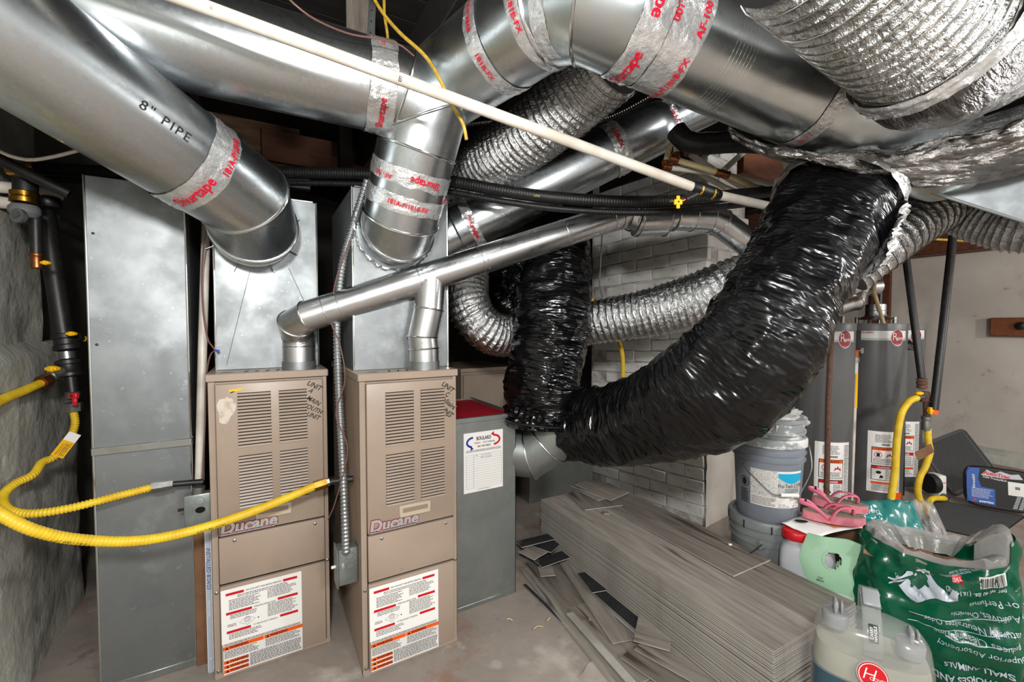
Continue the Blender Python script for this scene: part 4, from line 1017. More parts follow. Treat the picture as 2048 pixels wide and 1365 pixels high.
# whitewashed joist end with perforated hanger strap
b = MB(); p0 = at(715, 96, 1.70); b.obox(p0 + V((0.02, 0.03, 0.17)), RT * 0.05, V((0.5, 0.866, 0)) * 0.03, V((0, 0, 0.19)), bev=0.006)
jt = b.build('joist_end', 'grey_wood', None, label='weathered whitewashed wooden joist end hanging above duct elbow', cat='timber')
st = thing('hanger_strap', 'pale metal hanger strap dropping in front of the joist end', 'strap', at(742, 20, 1.36))
a_ = at(747, -30, 1.45); c_ = at(738, 128, 1.37); e_ = at(728, 250, 1.345)
MB().obox((a_ + c_) / 2, RT * 0.012, (c_ - a_) / 2, FW * 0.001, bev=0.0005).build('strap_band', 'alum_dull', st)
for k in range(6):
    q = a_.lerp(c_, 0.2 + 0.14 * k) - FW * 0.0014; MB().cyl(q, q - FW * 0.0006, 0.003, n=10).build('strap_hole', 'slot', st)

# wooden block and dark timber seen between the ducts
b = MB(); q = at(490, 285, 2.75); b.obox(q, V((0.31, 0, 0)), V((0, 0.05, 0)), V((0, 0, 0.20)), bev=0.006)
b.build('timber_block', 'old_wood', None, label='brown weathered timber header seen between the two galvanized ducts', cat='timber')
b = MB(); q = at(500, 330, 2.72); b.obox(q + V((0.06, 0, -0.06)), V((0.28, 0, 0)), V((0, 0.03, 0)), V((0, 0, 0.05)), bev=0.004)
b.build('duct_flashing', 'galv_dull', None, label='strip of grey sheet metal below the brown timber header', cat='sheet metal')
b = MB(); q = at(690, 300, 2.8); b.obox(q, V((0.04, 0, 0)), V((0, 0.05, 0)), V((0, 0, 0.22)), bev=0.004)
b.build('timber_hanger', 'dark_wood_and_shade', None, label='dark upright timber in the gap left of the duct elbow', cat='timber')
b = MB(); q = at(690, 320, 3.0); b.obox(q, V((0.5, 0, 0)), V((0, 0.03, 0)), V((0, 0, 0.10)), bev=0.004)
b.build('timber_header', 'red_wood', None, label='reddish dark board behind the upright timber', cat='timber')

# flexible steel conduit between the furnaces, with switch box
hose('steel_conduit', 'flexible steel conduit hanging between the two front furnaces', 'conduit', [at(735, 360, 1.74), at(722, 400, 1.74), at(702, 465, 1.745), at(684, 535, 1.75), at(674, 640, 1.77), at(677, 760, 1.76), at(684, 900, 1.72), at(690, 1040, 1.69), at(692, 1108, 1.68)], 0.0165, 'alum_dull', pitch=0.0145, depth=0.004, n=16)
one_tube('thermostat_wire', 'thin brown wire twisting along the steel conduit', 'cable', [at(700, 480, 1.70), at(672, 560, 1.72), at(662, 640, 1.74), at(680, 690, 1.73), at(690, 760, 1.72), at(672, 830, 1.72), at(695, 900, 1.69), at(672, 1000, 1.70), at(656, 1040, 1.72)], 0.0025, 'wire_brown')
sb = thing('switch_box', 'galvanized switch box at the end of steel conduit between the furnaces', 'electrical box', at(690, 1182, 1.68))
z0, z1 = at(690, 1180, 1.68).z, at(690, 1106, 1.68).z
q = at(692, 1143, 1.68)
MB().box(0.246, 0.318, 1.775, 1.845, z0, z1, bev=0.004, seg=2).build('box_body', 'box_zinc', sb)
MB().box(0.238, 0.246, 1.770, 1.850, z0 - 0.008, z1 + 0.006, bev=0.003).build('cover_plate', 'box_zinc', sb)
MB().cyl((0.222, 1.80, (z0 + z1) / 2), (0.240, 1.80, (z0 + z1) / 2), 0.006, n=10).build('toggle', 'white', sb)
for z in (z0 + 0.03, (z0 + z1) / 2, z1 - 0.03):
    vs, fs = ring2(0.016, 0.016, 0.0022, n=20, cx=0.288, cy=z); place2d(vs, fs, 'knockout', 'alum_dull', sb, flat((0, 1.775, 0), (1, 0, 0), (0, 0, 1)))
text('USE', 0.012, flat((0.262, 1.775, (z0 + z1) / 2 + 0.01), (0, 0, 1), (-1, 0, 0)), 'white', sb)

# white drain pipe and junction box left of the first furnace
t, _ = pipe('drain_pipe', 'upright white plastic pipe left of the UNIT A furnace', 'pipe', [at(413, 420, 1.86), at(405, 700, 1.80), at(399, 962, 1.752)], 0.0165, 'pvc')
jb = thing('junction_box', 'galvanized junction box with open knockout below the white pipe', 'electrical box', at(397, 1050, 1.72))
c = at(397, 1018, 1.668); MB().obox(c, V((0.043, 0, 0)), V((0, 0.022, 0)), V((0, 0, 0.062)), bev=0.005, seg=2).build('box_body', 'box_zinc', jb)
fj = flat(c + V((0, -0.022, 0)), (1, 0, 0), (0, 0, 1))
for (x, y, rr, mm) in ((0.008, 0.002, 0.016, 'shadow_hole'),):
    vs, fs = ellipse2(rr, rr * 0.75, cx=x, cy=y); place2d(vs, fs, 'open_knockout', mm, jb, fj)
for (x, y) in ((0.006, 0.036), (0.006, -0.030)):
    vs, fs = ring2(0.017, 0.017, 0.002, n=20, cx=x, cy=y); place2d(vs, fs, 'knockout', 'alum_dull', jb, fj)
MB().cyl(c + V((0, 0, 0.06)), c + V((0.003, 0, 0.085)), 0.021, n=16).build('connector', 'zinc', jb)
MB().obox(c + V((-0.05, -0.01, 0.01)), V((0.012, 0, 0)), V((0, 0.001, 0)), V((0, 0, 0.006))).build('mounting_ear', 'black_iron', jb)
one_tube('control_wire', 'brown control wire with blue wire nut beside the white pipe', 'cable', [at(412, 455, 1.74), at(404, 540, 1.76), at(406, 620, 1.75), at(416, 680, 1.75), at(430, 700, 1.75), at(420, 712, 1.75), at(412, 760, 1.76), at(410, 850, 1.76), at(404, 960, 1.72)], 0.003, 'wire_brown')
q = at(431, 701, 1.745); MB().cyl(q, q + V((0.012, 0, -0.006)), 0.004, 0.007, n=10).build('wire_nut', 'blue_nut', bpy.data.objects['control_wire'])

# ---- gas lines at left
def valve_handle(t, c, m='yellow_valve', s=1.0, ax=RT, ay=UP, az=FW, name='valve_handle'):
    b = MB(); b.obox(c, ax * 0.020 * s, ay * 0.007 * s, az * 0.010 * s, bev=0.003).obox(c, ax * 0.009 * s, ay * 0.010 * s, az * 0.012 * s, bev=0.003); return b.build(name, m, t)
gm = thing('gas_manifold', 'black iron gas riser with tees and valves beside the left wall', 'pipe', at(150, 830, 1.82))
g0 = at(84, 395, 1.80); g1 = at(131, 690, 1.80); g2 = at(138, 745, 1.80); g3 = at(144, 790, 1.80); g4 = at(147, 815, 1.80)
MB().cyl(g0, g1, 0.032, n=20).build('riser', 'black_iron', gm)
dg = (g1 - g0).normalized()
collar(gm, at(130, 668, 1.80), dg, [(0.033, 0), (0.041, 0.004), (0.042, 0.02), (0.038, 0.024), (0.038, 0.045), (0.043, 0.05), (0.043, 0.066), (0.033, 0.07)], 'black_iron', 'upper_tee')
collar(gm, at(133, 704, 1.80), dg, [(0.026, 0), (0.026, 0.03)], 'zinc', 'painted_nipple')
collar(gm, at(136, 720, 1.80), dg, [(0.033, 0), (0.041, 0.004), (0.041, 0.018), (0.036, 0.022), (0.037, 0.05), (0.041, 0.055), (0.041, 0.068), (0.03, 0.072)], 'black_iron', 'lower_tee')
MB().cyl(at(141, 752, 1.80), at(146, 792, 1.80), 0.021, n=16).build('lower_nipple', 'black_iron', gm)
MB().cyl(at(135, 738, 1.79), at(104, 752, 1.74), 0.017, n=14).build('side_nipple', 'black_iron', gm)
collar(gm, at(128, 741, 1.78), at(104, 752, 1.74) - at(128, 741, 1.78), [(0.02, 0), (0.022, 0.012), (0.018, 0.03), (0.02, 0.045), (0.016, 0.05)], 'zinc', 'valve_body')
valve_handle(gm, at(105, 738, 1.74), s=1.15)
MB().cyl(at(140, 672, 1.79), at(160, 676, 1.84), 0.015, n=12).build('side_nipple', 'black_iron', gm)
valve_handle(gm, at(143, 668, 1.76), s=0.9)
nut(gm, at(152, 674, 1.82), at(168, 678, 1.86) - at(152, 674, 1.82), 0.02, 0.02, 'black_iron')
collar(gm, at(145, 782, 1.80), (0.02, 0, -1), [(0.018, 0), (0.024, 0.006), (0.024, 0.03), (0.018, 0.036)], 'zinc', 'valve_body')
c = at(148, 792, 1.75); MB().obox(c, RT * 0.016, UP * 0.012, FW * 0.008, bev=0.003).obox(c + UP * -0.022 + RT * 0.004, RT * 0.008, UP * 0.018, FW * 0.006, bev=0.003).build('red_handle', 'red_valve', gm)
MB().cyl(c - FW * 0.009, c - FW * 0.012, 0.006, n=8).build('handle_screw', 'brass', gm)
nut(gm, at(146, 806, 1.80), (0.01, 0, -1), 0.030, 0.035, 'zinc')
one_tube('gas_connector', 'short yellow gas connector running behind the return duct', 'hose', [at(166, 678, 1.86), at(182, 679, 1.95), at(200, 681, 2.1), at(230, 684, 2.4)], 0.012, 'yellow')
# first yellow hose
h1, hp = hose('gas_hose', 'corrugated yellow gas hose with paper tag leading to left side of UNIT A', 'hose', [at(147, 822, 1.80), at(150, 850, 1.79), at(136, 885, 1.75), at(108, 915, 1.70), at(85, 925, 1.66), at(66, 950, 1.60), at(30, 968, 1.54), at(6, 992, 1.48), at(14, 1018, 1.42), at(60, 1028, 1.42), at(140, 1017, 1.46), at(230, 994, 1.53), at(302, 976, 1.595)], 0.0145, pitch=0.010, depth=0.0035, n=16)
i = min(range(len(hp)), key=lambda k: (hp[k] - at(128, 893, 1.74)).length); d = (hp[i + 12] - hp[i - 12]).normalized()
nn = toward(hp[i], d); sd = nn.cross(d)
tg = MB().obox(hp[i] + nn * 0.016 - d * 0.0, sd * 0.020, d * 0.052, nn * 0.0012, bev=0.0005).build('paper_tag', 'yellow_valve', h1)
MB().obox(hp[i] + nn * 0.0178 - d * 0.034, sd * 0.0195, d * 0.018, nn * 0.0006).build('tag_white_end', 'paper', tg)
ftg = flat(hp[i] + nn * 0.0188, -d, sd)
smallprint(-0.045, 0.012, -0.014, 0.014, ftg, tg, line=0.0055, h=0.0026, seed=51)
multi([(0.02 + 0.003 * k, 0.0215 + 0.003 * k, -0.012, 0.010) for k in range(8)], ftg, 'blackprint', tg, 'barcode', lift=0.0012)
# fittings into the furnace
gf1 = thing('gas_stub', 'black gas stub with nuts entering the left side of UNIT A', 'pipe', at(320, 972, 1.74))
e0 = at(302, 976, 1.595); e1 = at(346, 969, 1.635); e2 = at(406, 964, 1.69)
nut(gf1, e0, e1 - e0, 0.021, 0.032, 'zinc'); nut(gf1, e0.lerp(e1, 0.5), e1 - e0, 0.019, 0.03, 'zinc')
MB().cyl(e1, e2, 0.011, n=14).build('iron_nipple', 'black_iron', gf1)
# second, bigger yellow hose
h2, hp2 = hose('gas_hose', 'smooth yellow gas hose looping in front of UNIT A to UNIT C', 'hose', [at(84, 766, 1.70), at(45, 783, 1.60), at(0, 802, 1.48), at(-60, 842, 1.30), at(-92, 910, 1.18), at(-60, 985, 1.14), at(0, 1028, 1.16), at(70, 1062, 1.20), at(160, 1080, 1.28), at(280, 1082, 1.38), at(400, 1058, 1.49), at(520, 1018, 1.60), at(632, 972, 1.69)], 0.0160, pitch=0.010, depth=0.0012, n=18)
nut(h2, at(96, 760, 1.725), at(80, 767, 1.69) - at(96, 760, 1.725), 0.027, 0.035, 'copper')
gf2 = thing('gas_stub', 'black gas stub with brass nut entering the left side of UNIT C', 'pipe', at(640, 970, 1.70))
e0 = at(628, 974, 1.685); e1 = at(655, 965, 1.71); e2 = at(706, 958, 1.735)
nut(gf2, e0, e1 - e0, 0.021, (e1 - e0).length * 0.95, 'brass'); MB().cyl(e1, e2, 0.0125, n=14).build('iron_nipple', 'black_iron', gf2); nut(gf2, e0.lerp(e1, 0.9), e1 - e0, 0.016, 0.012, 'zinc')
i = int(len(hp2) * 0.55); 
for k, s_ in ((0.60, 'CSST GAS 1 1/4 EHD'), (0.80, 'GASTUBE LISTED')):
    i = int(len(hp2) * k); d = (hp2[i + 8] - hp2[i - 8]).normalized(); nrm = rotv(toward(hp2[i], d), d, 40)
    text(s_, 0.010, cylmap(hp2[i], d, 0.0160, nrm, d, 0.0006), 'blackprint', h2, sx=1.1)

# regulator cluster in the upper left
rg = thing('gas_regulator', 'brass and grey gas regulator cluster in the dark upper left corner', 'valve', at(45, 440, 1.62))
MB().cyl(at(18, 340, 1.63), at(74, 336, 1.64), 0.022, n=18).build('brass_tee', 'brass', rg)
MB().cyl(at(50, 338, 1.62), at(47, 375, 1.62), 0.024, n=18).build('brass_neck', 'brass', rg)
MB().cyl(at(51, 360, 1.60), at(51, 384, 1.60), 0.034, n=20).build('black_band', 'black_hose', rg)
collar(rg, at(49, 383, 1.60), (0, 0, -1), [(0.034, 0), (0.040, 0.004), (0.040, 0.018), (0.036, 0.022), (0.041, 0.026), (0.041, 0.042), (0.034, 0.046)], 'brass', 'brass_union')
collar(rg, at(49, 411, 1.60), (0, 0, -1), [(0.036, 0), (0.043, 0.01), (0.043, 0.03), (0.03, 0.045)], 'grey_plastic_dark', 'regulator_body')
c = at(42, 433, 1.55); MB().cyl(c, c - FW * 0.014, 0.025, n=24).build('vent_plug', 'alum_dull', rg)
MB().obox(c - FW * 0.017, (RT + UP * 0.5).normalized() * 0.013, (UP - RT * 0.5).normalized() * 0.008, FW * 0.004).build('hex_key', 'zinc', rg)
MB().cyl(at(71, 430, 1.63), at(73, 508, 1.63), 0.018, n=16).build('drip_leg', 'black_iron', rg)
collar(rg, at(73, 506, 1.63), (0.0, 0, -1), [(0.017, 0), (0.019, 0.004), (0.019, 0.012), (0.016, 0.016), (0.018, 0.03), (0.018, 0.055), (0.014, 0.06)], 'copper', 'brass_valve')
valve_handle(rg, at(91, 526, 1.63), s=0.8)
collar(rg, at(96, 395, 1.76), (0, 0, -1), [(0.036, 0), (0.04, 0.01), (0.04, 0.03), (0.034, 0.04)], 'black_iron', 'elbow_cap')
pipe('conduit', 'dark pipe slanting down in the upper left corner', 'pipe', [at(-20, 310, 1.50), at(60, 350, 1.54), at(140, 388, 1.60)], 0.020, 'black_iron')
pipe('pvc_stub', 'upper dirty white pipe stub at left edge beside the regulator', 'pipe', [at(-30, 372, 1.60), at(30, 377, 1.66), at(120, 392, 1.80)], 0.022, 'pvc')
pipe('pvc_stub', 'lower dirty white pipe stub at left edge below regulator union', 'pipe', [at(-30, 402, 1.60), at(28, 408, 1.66)], 0.022, 'pvc')
one_tube('white_cable', 'thin white cable sagging under the large left duct', 'cable', [at(-10, 298, 1.45), at(20, 312, 1.46), at(60, 320, 1.48), at(105, 314, 1.5), at(150, 303, 1.52), at(200, 290, 1.55)], 0.006, 'pvc')
pipe('conduit', 'black pipe running back behind the tall return duct', 'pipe', [at(108, 440, 1.84), at(172, 475, 2.0), at(230, 505, 2.2)], 0.026, 'black_iron')

# tan water pipes bunched below the trunk duct
tp = 'pipe'
def wpipe(label, pts, r=0.0135, m='cpvc', caps=()):
    t, _ = pipe('water_pipe', label, 'pipe', pts, r, m, n=14, group='tan water pipes under the trunk duct')
    for (p, d, L) in caps: MB().cyl(p, V(p) + V(d).normalized() * L, r * 1.35, n=14).build('elbow_fitting', 'copper', t)
    return t
wpipe('yellowish water pipe with dark elbow and tee under the trunk duct', [at(1345, 318, 2.0), at(1460, 352, 2.0), at(1560, 398, 2.0)], caps=((at(1340, 316, 2.0), at(1460, 352, 2.0) - at(1340, 316, 2.0), 0.04), (at(1432, 345, 1.995), at(1460, 352, 1.99) - at(1432, 345, 1.995), 0.06)))
wpipe('pale water pipe below the yellowish one, ending at left elbow', [at(1330, 334, 2.06), at(1420, 345, 2.06), at(1560, 372, 2.1)], m='pvc', caps=((at(1326, 333, 2.06), at(1420, 345, 2.06) - at(1326, 333, 2.06), 0.04),))
wpipe('short upright tan pipe at left of the bunched water pipes', [at(1340, 290, 2.06), at(1330, 330, 2.06)], caps=((at(1331, 322, 2.06), (0, 0, -1), 0.03),))
wpipe('short upright grey pipe dropping behind taped duct joint', [at(1354, 272, 2.0), at(1352, 312, 2.0)], m='pvc', caps=((at(1352, 306, 2.0), (0, 0, -1), 0.03),))
wpipe('pale pipe rising to the right from the water pipe tee', [at(1448, 340, 2.0), at(1490, 302, 2.1)], m='pvc')
wpipe('thin pale pipe with copper end pointing left', [at(1373, 304, 2.1), at(1420, 335, 2.12), at(1500, 385, 2.2)], m='pvc', caps=((at(1371, 303, 2.1), at(1420, 335, 2.12) - at(1371, 303, 2.1), 0.02),))
wpipe('pale pipe crossing low behind the tan pipes', [at(1395, 345, 2.2), at(1450, 375, 2.2), at(1500, 395, 2.25)], m='pvc')
wpipe('upright pale pipe near the top of the huge black duct', [at(1566, 300, 1.95), at(1576, 345, 1.95)], m='pvc')
t, _ = pipe('drain_pipe', 'fat black plastic drain elbow tucked under the trunk duct', 'pipe', [at(1352, 262, 1.90), at(1372, 282, 1.88), at(1405, 288, 1.86), at(1480, 284, 1.84), at(1580, 290, 1.85)], 0.044, 'black_iron', n=24, smooth_path=True)
for q, q2 in ((at(1405, 288, 1.86), at(1420, 288, 1.857)),): MB().cyl(q, q2, 0.047, n=24).build('hub', 'black_iron', t)
b = MB(); q = at(1545, 330, 2.45); b.obox(q, V((0.30, 0, 0)), V((0, 0.02, 0)), V((0, 0, 0.10)), bev=0.003)
o = b.build('timber_header', 'wood_brown', None, label='orange brown board behind the bunched water pipes', cat='timber')
MB().obox(at(1530, 322, 2.40) , V((0.16, 0, 0.045)), V((0, 0.004, 0)), V((-0.003, 0, 0.011))).build('green_stripe', 'bag_green', o)
# hanging wire and yellow hose beside chimney
one_tube('hanger_wire', 'twisted grey hanger wire in dark gap left of chimney', 'wire', [at(1204, 470, 2.5), at(1201, 530, 2.5), at(1199, 565, 2.5), at(1204, 594, 2.46)], 0.003, 'alum_dull')
hose('gas_hose', 'yellow gas hose hanging against the white brick chimney', 'hose', [at(1175, 598, 2.75), at(1188, 604, 2.74), at(1215, 640, 2.72), at(1240, 690, 2.70), at(1246, 730, 2.68), at(1243, 790, 2.66), at(1230, 830, 2.66)], 0.0135, n=14)

# ================================================================== planks
PT = 0.0053
def plank_mesh(w, l, top, name='vinyl_plank', t=PT):
    b = MB(); b.box(-w / 2, w / 2, -l / 2, l / 2, 0, t, bev=0.0008)
    for f in b.bm.faces: f.material_index = 0 if f.normal.z > 0.7 else (2 if f.normal.z < -0.7 else 1)
    b.bm.normal_update()
    for f in b.bm.faces: f.material_index = 0 if f.normal.z > 0.7 else (2 if f.normal.z < -0.7 else 1)
    return b.mesh(name, [top, 'plank_edge', 'plank_back'], smooth=False)
SW, SL = 0.268, 1.425
pm = [plank_mesh(SW, SL, 'plank'), plank_mesh(SW, SL, 'plank_b')]
rnd = random.Random(3); SR = R(-1.5)
def stack(cx, cy, n, label, group, ztop, toplabel, topm):
    for k in range(n):
        o = bpy.data.objects.new('vinyl_plank', pm[topm if k == n - 1 else k % 2]); COL.objects.link(o)
        o.location = (cx + rnd.uniform(-1, 1) * 0.0025, cy + rnd.uniform(-1, 1) * 0.004, ztop - (n - k) * 0.0074)
        o.rotation_euler = (0, 0, SR + rnd.uniform(-1, 1) * 0.002)
        tag(o, toplabel if k == n - 1 else label, 'plank', group)
stack(1.590, 1.482, 40, 'grey wood-look vinyl plank in the tall stack nearer the furnaces, under its top plank', 'planks in the tall stack', 0.300, 'top plank of the tall stack nearer the furnaces, carrying cut pieces', 0)
stack(1.872, 1.478, 38, 'grey wood-look vinyl plank in the stack beside the paint buckets, under its top plank', 'planks in the stack beside the buckets', 0.2925, 'top plank of the stack beside the paint buckets', 1)
def tile(name, label, a, b_, c, z, top='plank', th=PT, tilt=0.0, group='loose vinyl pieces'):
    A, B, C = oz(*a, z), oz(*b_, z), oz(*c, z); u = B - A; L = u.length; u.normalize(); n = V((0, 0, 1)); v = n.cross(u); w = (C - B).dot(v)
    if w < 0: v = -v; w = -w
    ctr = A + u * L / 2 + v * w / 2
    me = plank_mesh(w, L, top, name, th); o = bpy.data.objects.new(name, me); COL.objects.link(o); o.location = ctr
    o.rotation_euler = (tilt, 0, math.atan2(u.y, u.x) - PI / 2); return tag(o, label, 'plank', group)
zt = 0.301
o = bpy.data.objects.new('vinyl_plank', plank_mesh(SW, 1.10, 'plank_b', t=0.0075)); COL.objects.link(o); o.location = (1.878, oz(1470, 1152, 0.3).y + 0.55, 0.2925); o.rotation_euler = (0, 0, SR + 0.004)
tag(o, 'shorter extra plank lying on far half of the stack beside the buckets', 'plank', 'planks in the stack beside the buckets')
tile('vinyl_offcut', 'lowest grey offcut on the far end of the tall stack', (1134, 988), (1170, 1022), (1256, 1020), zt, 'plank_b')
tile('vinyl_offcut', 'middle grey offcut, its edge showing under the topmost offcut', (1150, 980), (1196, 1003), (1264, 1000), zt + 0.008, 'plank')
tile('vinyl_offcut', 'topmost pale offcut with ribbed edge on the tall stack', (1142, 974), (1222, 1003), (1272, 991), zt + 0.014, 'plank')
tile('vinyl_offcut', 'tiny offcut lying on seam near the topmost offcuts', (1204, 1024), (1208, 1030), (1217, 1026), zt, 'plank_b')
# loose pile on the floor to the left of the tall stack
def lp(*a, **k): return tile('loose_plank', *a, **k)
lp('floor plank at the bottom of the loose pile, nearest the furnaces', (1040, 1140), (1238, 1392), (1330, 1372), 0.004, 'plank')
lp('second floor plank in the loose pile with pale split edge', (1050, 1128), (1150, 1250), (1215, 1230), 0.012, 'plank_b')
lp('third floor plank running out of view at the bottom of the loose pile', (1128, 1222), (1268, 1375), (1390, 1335), 0.012, 'plank')
lp('narrow plank strips lying along outer edge of the loose pile', (1132, 1230), (1256, 1372), (1272, 1366), 0.022, 'plank_edge')
lp('long light plank lying diagonally in the middle of the loose pile', (1119, 1128), (1225, 1290), (1262, 1281), 0.030, 'plank')
lp('thin plank edge strip beside the diagonal light plank', (1133, 1150), (1272, 1272), (1280, 1264), 0.028, 'plank_edge')
lp('wide plank half hidden under the black-backed plank', (1155, 1112), (1290, 1262), (1330, 1238), 0.036, 'plank_b')
lp('long plank turned black side up against the tall stack', (1186, 1188), (1275, 1266), (1322, 1232), 0.046, 'plank_back')
lp('square offcut turned black side up on the long black plank', (1155, 1149), (1184, 1188), (1231, 1178), 0.056, 'plank_back')
lp('plank with light top lying lengthwise at bottom of the tall stack', (1268, 1302), (1430, 1392), (1500, 1345), 0.040, 'plank')
lp('lower plank showing beneath the light lengthwise plank', (1240, 1318), (1360, 1400), (1480, 1356), 0.030, 'plank_b')
lp('square wood-grain offcut with rough edge tilted on the loose pile', (1266, 1284), (1340, 1305), (1366, 1249), 0.060, 'plank')
lp('small square light offcut on the loose pile near the return box', (1081, 1155), (1111, 1153), (1105, 1134), 0.050, 'plank')
lp('black-backed strip below the grey offcut near the return box', (1068, 1123), (1085, 1137), (1159, 1112), 0.072, 'plank_back')
lp('grey offcut under the black tiles beside the return box', (1037, 1106), (1068, 1122), (1138, 1098), 0.086, 'plank')
lp('smaller black-backed offcut tilted beside the return box', (1064, 1094), (1102, 1107), (1134, 1088), 0.100, 'plank_back')
lp('large black-backed offcut leaning against foot of the tall stack', (1032, 1085), (1044, 1097), (1122, 1077), 0.112, 'plank_back')
lp('dark metal trim strip lying on concrete beside the loose pile', (1046, 1172), (1124, 1249), (1130, 1246), 0.001, 'plank_back')
# scraps
for i, (x, y, s) in enumerate(((1020, 1240, .03), (1075, 1255, .05), (1098, 1240, .03), (1366, 1262, .05), (1180, 1240, .012))):
    c = oz(x, y, 0.004 if i < 3 else 0.038 if i == 4 else 0.066); a = rnd.uniform(0, PI)
    one_tube('wood_sliver', ('pale curled wood sliver on concrete floor by the UNIT C furnace', 'longer curled wood sliver on the concrete floor', 'short wood sliver beside the dark trim strip', 'orange bark sliver near the tall stack corner', 'small sliver on the light diagonal plank')[i], 'debris', [c - V((math.cos(a), math.sin(a), 0)) * s / 2, c + V((0, 0, 0.004)), c + V((math.cos(a + .5), math.sin(a + .5), 0)) * s / 2], 0.003, 'cpvc', n=5, step=0.008)

# ================================================================== buckets
def bucket(name, label, c, r, h, m, lid=True, lidm=None):
    t = thing(name, label, 'bucket', c); r0 = r * 0.88
    MB().lathe([(r0 * 0.96, 0), (r0, 0.012), (r * 0.975, h * 0.72)], c, n=44, capb=False).build('bucket_wall', m, t)
    MB().lathe([(r * 0.975, h * 0.72), (r * 1.03, h * 0.722), (r * 1.03, h * 0.735), (r * 0.985, h * 0.74), (r * 0.99, h * 0.80), (r * 1.04, h * 0.802), (r * 1.04, h * 0.815), (r, h * 0.82), (r, h * 0.9)], c, n=44, capa=False, capb=False).build('rim_rings', m, t)
    if lid: MB().lathe([(r * 1.03, h * 0.885), (r * 1.065, h * 0.89), (r * 1.065, h * 0.965), (r * 1.03, h * 0.985), (r * 0.93, h * 0.985), (r * 0.92, h * 0.955), (0.001, h * 0.955)], c, n=44).build('lid', lidm or m, t)
    return t
BC = at(1531, 1100, 2.20); BC.z = 0; BR = 0.158
lowh = 0.44
b1 = bucket('bucket', 'dark grey lidded bucket at the bottom of the bucket pile', BC, BR * 1.03, lowh, 'bucket_grey')
for k in range(9):
    a = 2 * PI * k / 9 + 0.3; d = V((math.cos(a), math.sin(a), 0)); MB().obox(BC + d * BR * 1.098 + V((0, 0, lowh * 0.925)), d.cross(V((0, 0, 1))) * 0.0025, d * 0.0025, V((0, 0, 0.018))).build('lid_notch', 'slot', b1)
tcam = (EYE - BC); tcam.z = 0; tcam.normalize(); sidev = RT
hinge = BC + (tcam * 0.9 - RT * 0.10).normalized() * BR * 1.04 + V((0, 0, lowh * 0.74))
MB().obox(hinge, RT * 0.016, tcam * 0.006, V((0, 0, 0.024)), bev=0.005).build('handle_ear', 'bucket_grey', b1)
lf = BC - RT * BR * 1.1 + tcam * BR * 0.55
one = MB().sweep(cr([hinge + tcam * 0.01 + V((0, 0, 0.008)), hinge + tcam * 0.03 - RT * 0.06 - V((0, 0, 0.03)), lf + tcam * 0.05 + RT * 0.06 + V((0, 0, 0.245)), lf + V((0, 0, 0.255)), lf - tcam * 0.02 + V((0, 0, 0.30))], 0.01), 0.0025, n=8).build('wire_handle', 'black_iron', b1)
MB().cyl(lf + tcam * 0.015 + V((0, 0, 0.25)), lf - tcam * 0.0 + V((0, 0, 0.305)), 0.009, n=12).build('hand_grip', 'white', b1)
cm = cylmap(BC, (0, 0, 1), BR * 1.0, rotv(tcam, (0, 0, 1), -40), RT, 0.002)
lb = panel(-0.08, 0.045, 0.06, 0.262, lambda x, y, l=0.0015: cm(x, y, l), 'label_dots', b1, 'bucket_label', nx=14)
panel(-0.062, -0.05, 0.06, 0.262, lambda x, y, l=0.003: cm(x, y, l), 'bag_green', b1, 'label_stripe', nx=2)
UC = BC + V((0.004, 0.0, lowh * 0.958)); UH = 0.415
b2 = bucket('bucket', 'blue-grey paint bucket with Pro Tech label stacked on the dark grey bucket', UC, BR * 0.985, UH, 'bucket_blue', lidm='bucket_splash')
cm = cylmap(UC, (0, 0, 1), BR * 0.945, tcam, RT, 0.004)
def cmb(x, y, l=0.006): 
    # the wall tapers slightly
    rr = BR * 0.985 * (0.88 + 0.095 * min(1, y / (UH * 0.72))) + l; ph = x / (BR * 0.945); n = tcam; cc = RT
    return UC + V((0, 0, y)) + (n * math.cos(ph) + cc * math.sin(ph)) * rr
RTb = V((-tcam.y, tcam.x, 0)); 
if RTb.dot(RT) < 0: RTb = -RTb
def cmb(x, y, l=0.002):
    rr = BR * 0.985 * (0.88 + 0.095 * min(1, y / (UH * 0.72))) + l; ph = x / (BR * 0.945)
    return UC + V((0, 0, y)) + (tcam * math.cos(ph) + RTb * math.sin(ph)) * rr
lab = panel(-0.075, 0.042, 0.085, 0.262, lambda x, y: cmb(x, y, 0.0015), 'label_dots', b2, 'text_label', nx=14)
lab2 = panel(0.042, 0.165, 0.085, 0.262, lambda x, y: cmb(x, y, 0.0015), 'label_white', b2, 'brand_label', nx=14)
for (x0, x1, y0, y1, mm, nm) in ((-0.075, 0.042, 0.085, 0.135, 'label_white', 'label_foot'), (0.044, 0.165, 0.150, 0.225, 'label_grey', 'grey_band')):
    panel(x0, x1, y0, y1, lambda x, y: cmb(x, y, 0.0022), mm, lab2, nm, nx=14)
vs = []; fs = []; nx = 14
for i in range(nx + 1):
    x = 0.044 + 0.119 * i / nx; vs += [(x, 0.252), (x, 0.232 - 0.028 * math.sin(PI * min(1.0, i / nx * 1.15) * 0.8))]
for i in range(nx): fs.append((2 * i, 2 * i + 1, 2 * i + 3, 2 * i + 2))
place2d(vs, fs, 'blue_swoosh', 'cyan', lab2, lambda x, y: cmb(x, y, 0.003))
c3 = lambda x, y: cmb(x, y, 0.0034)
text('Pro Tech C119V', 0.026, c3, 'blackprint', lab2, off=(0.108, 0.192), sx=0.72)
text('C119V001', 0.018, c3, 'blackprint', lab2, off=(0.132, 0.128), sx=0.75, bold=0.01)
text('Cont. Net.\nNet Cont. 18.3 L', 0.010, c3, 'blackprint', lab2, off=(0.048, 0.097), align='LEFT', sx=0.8)
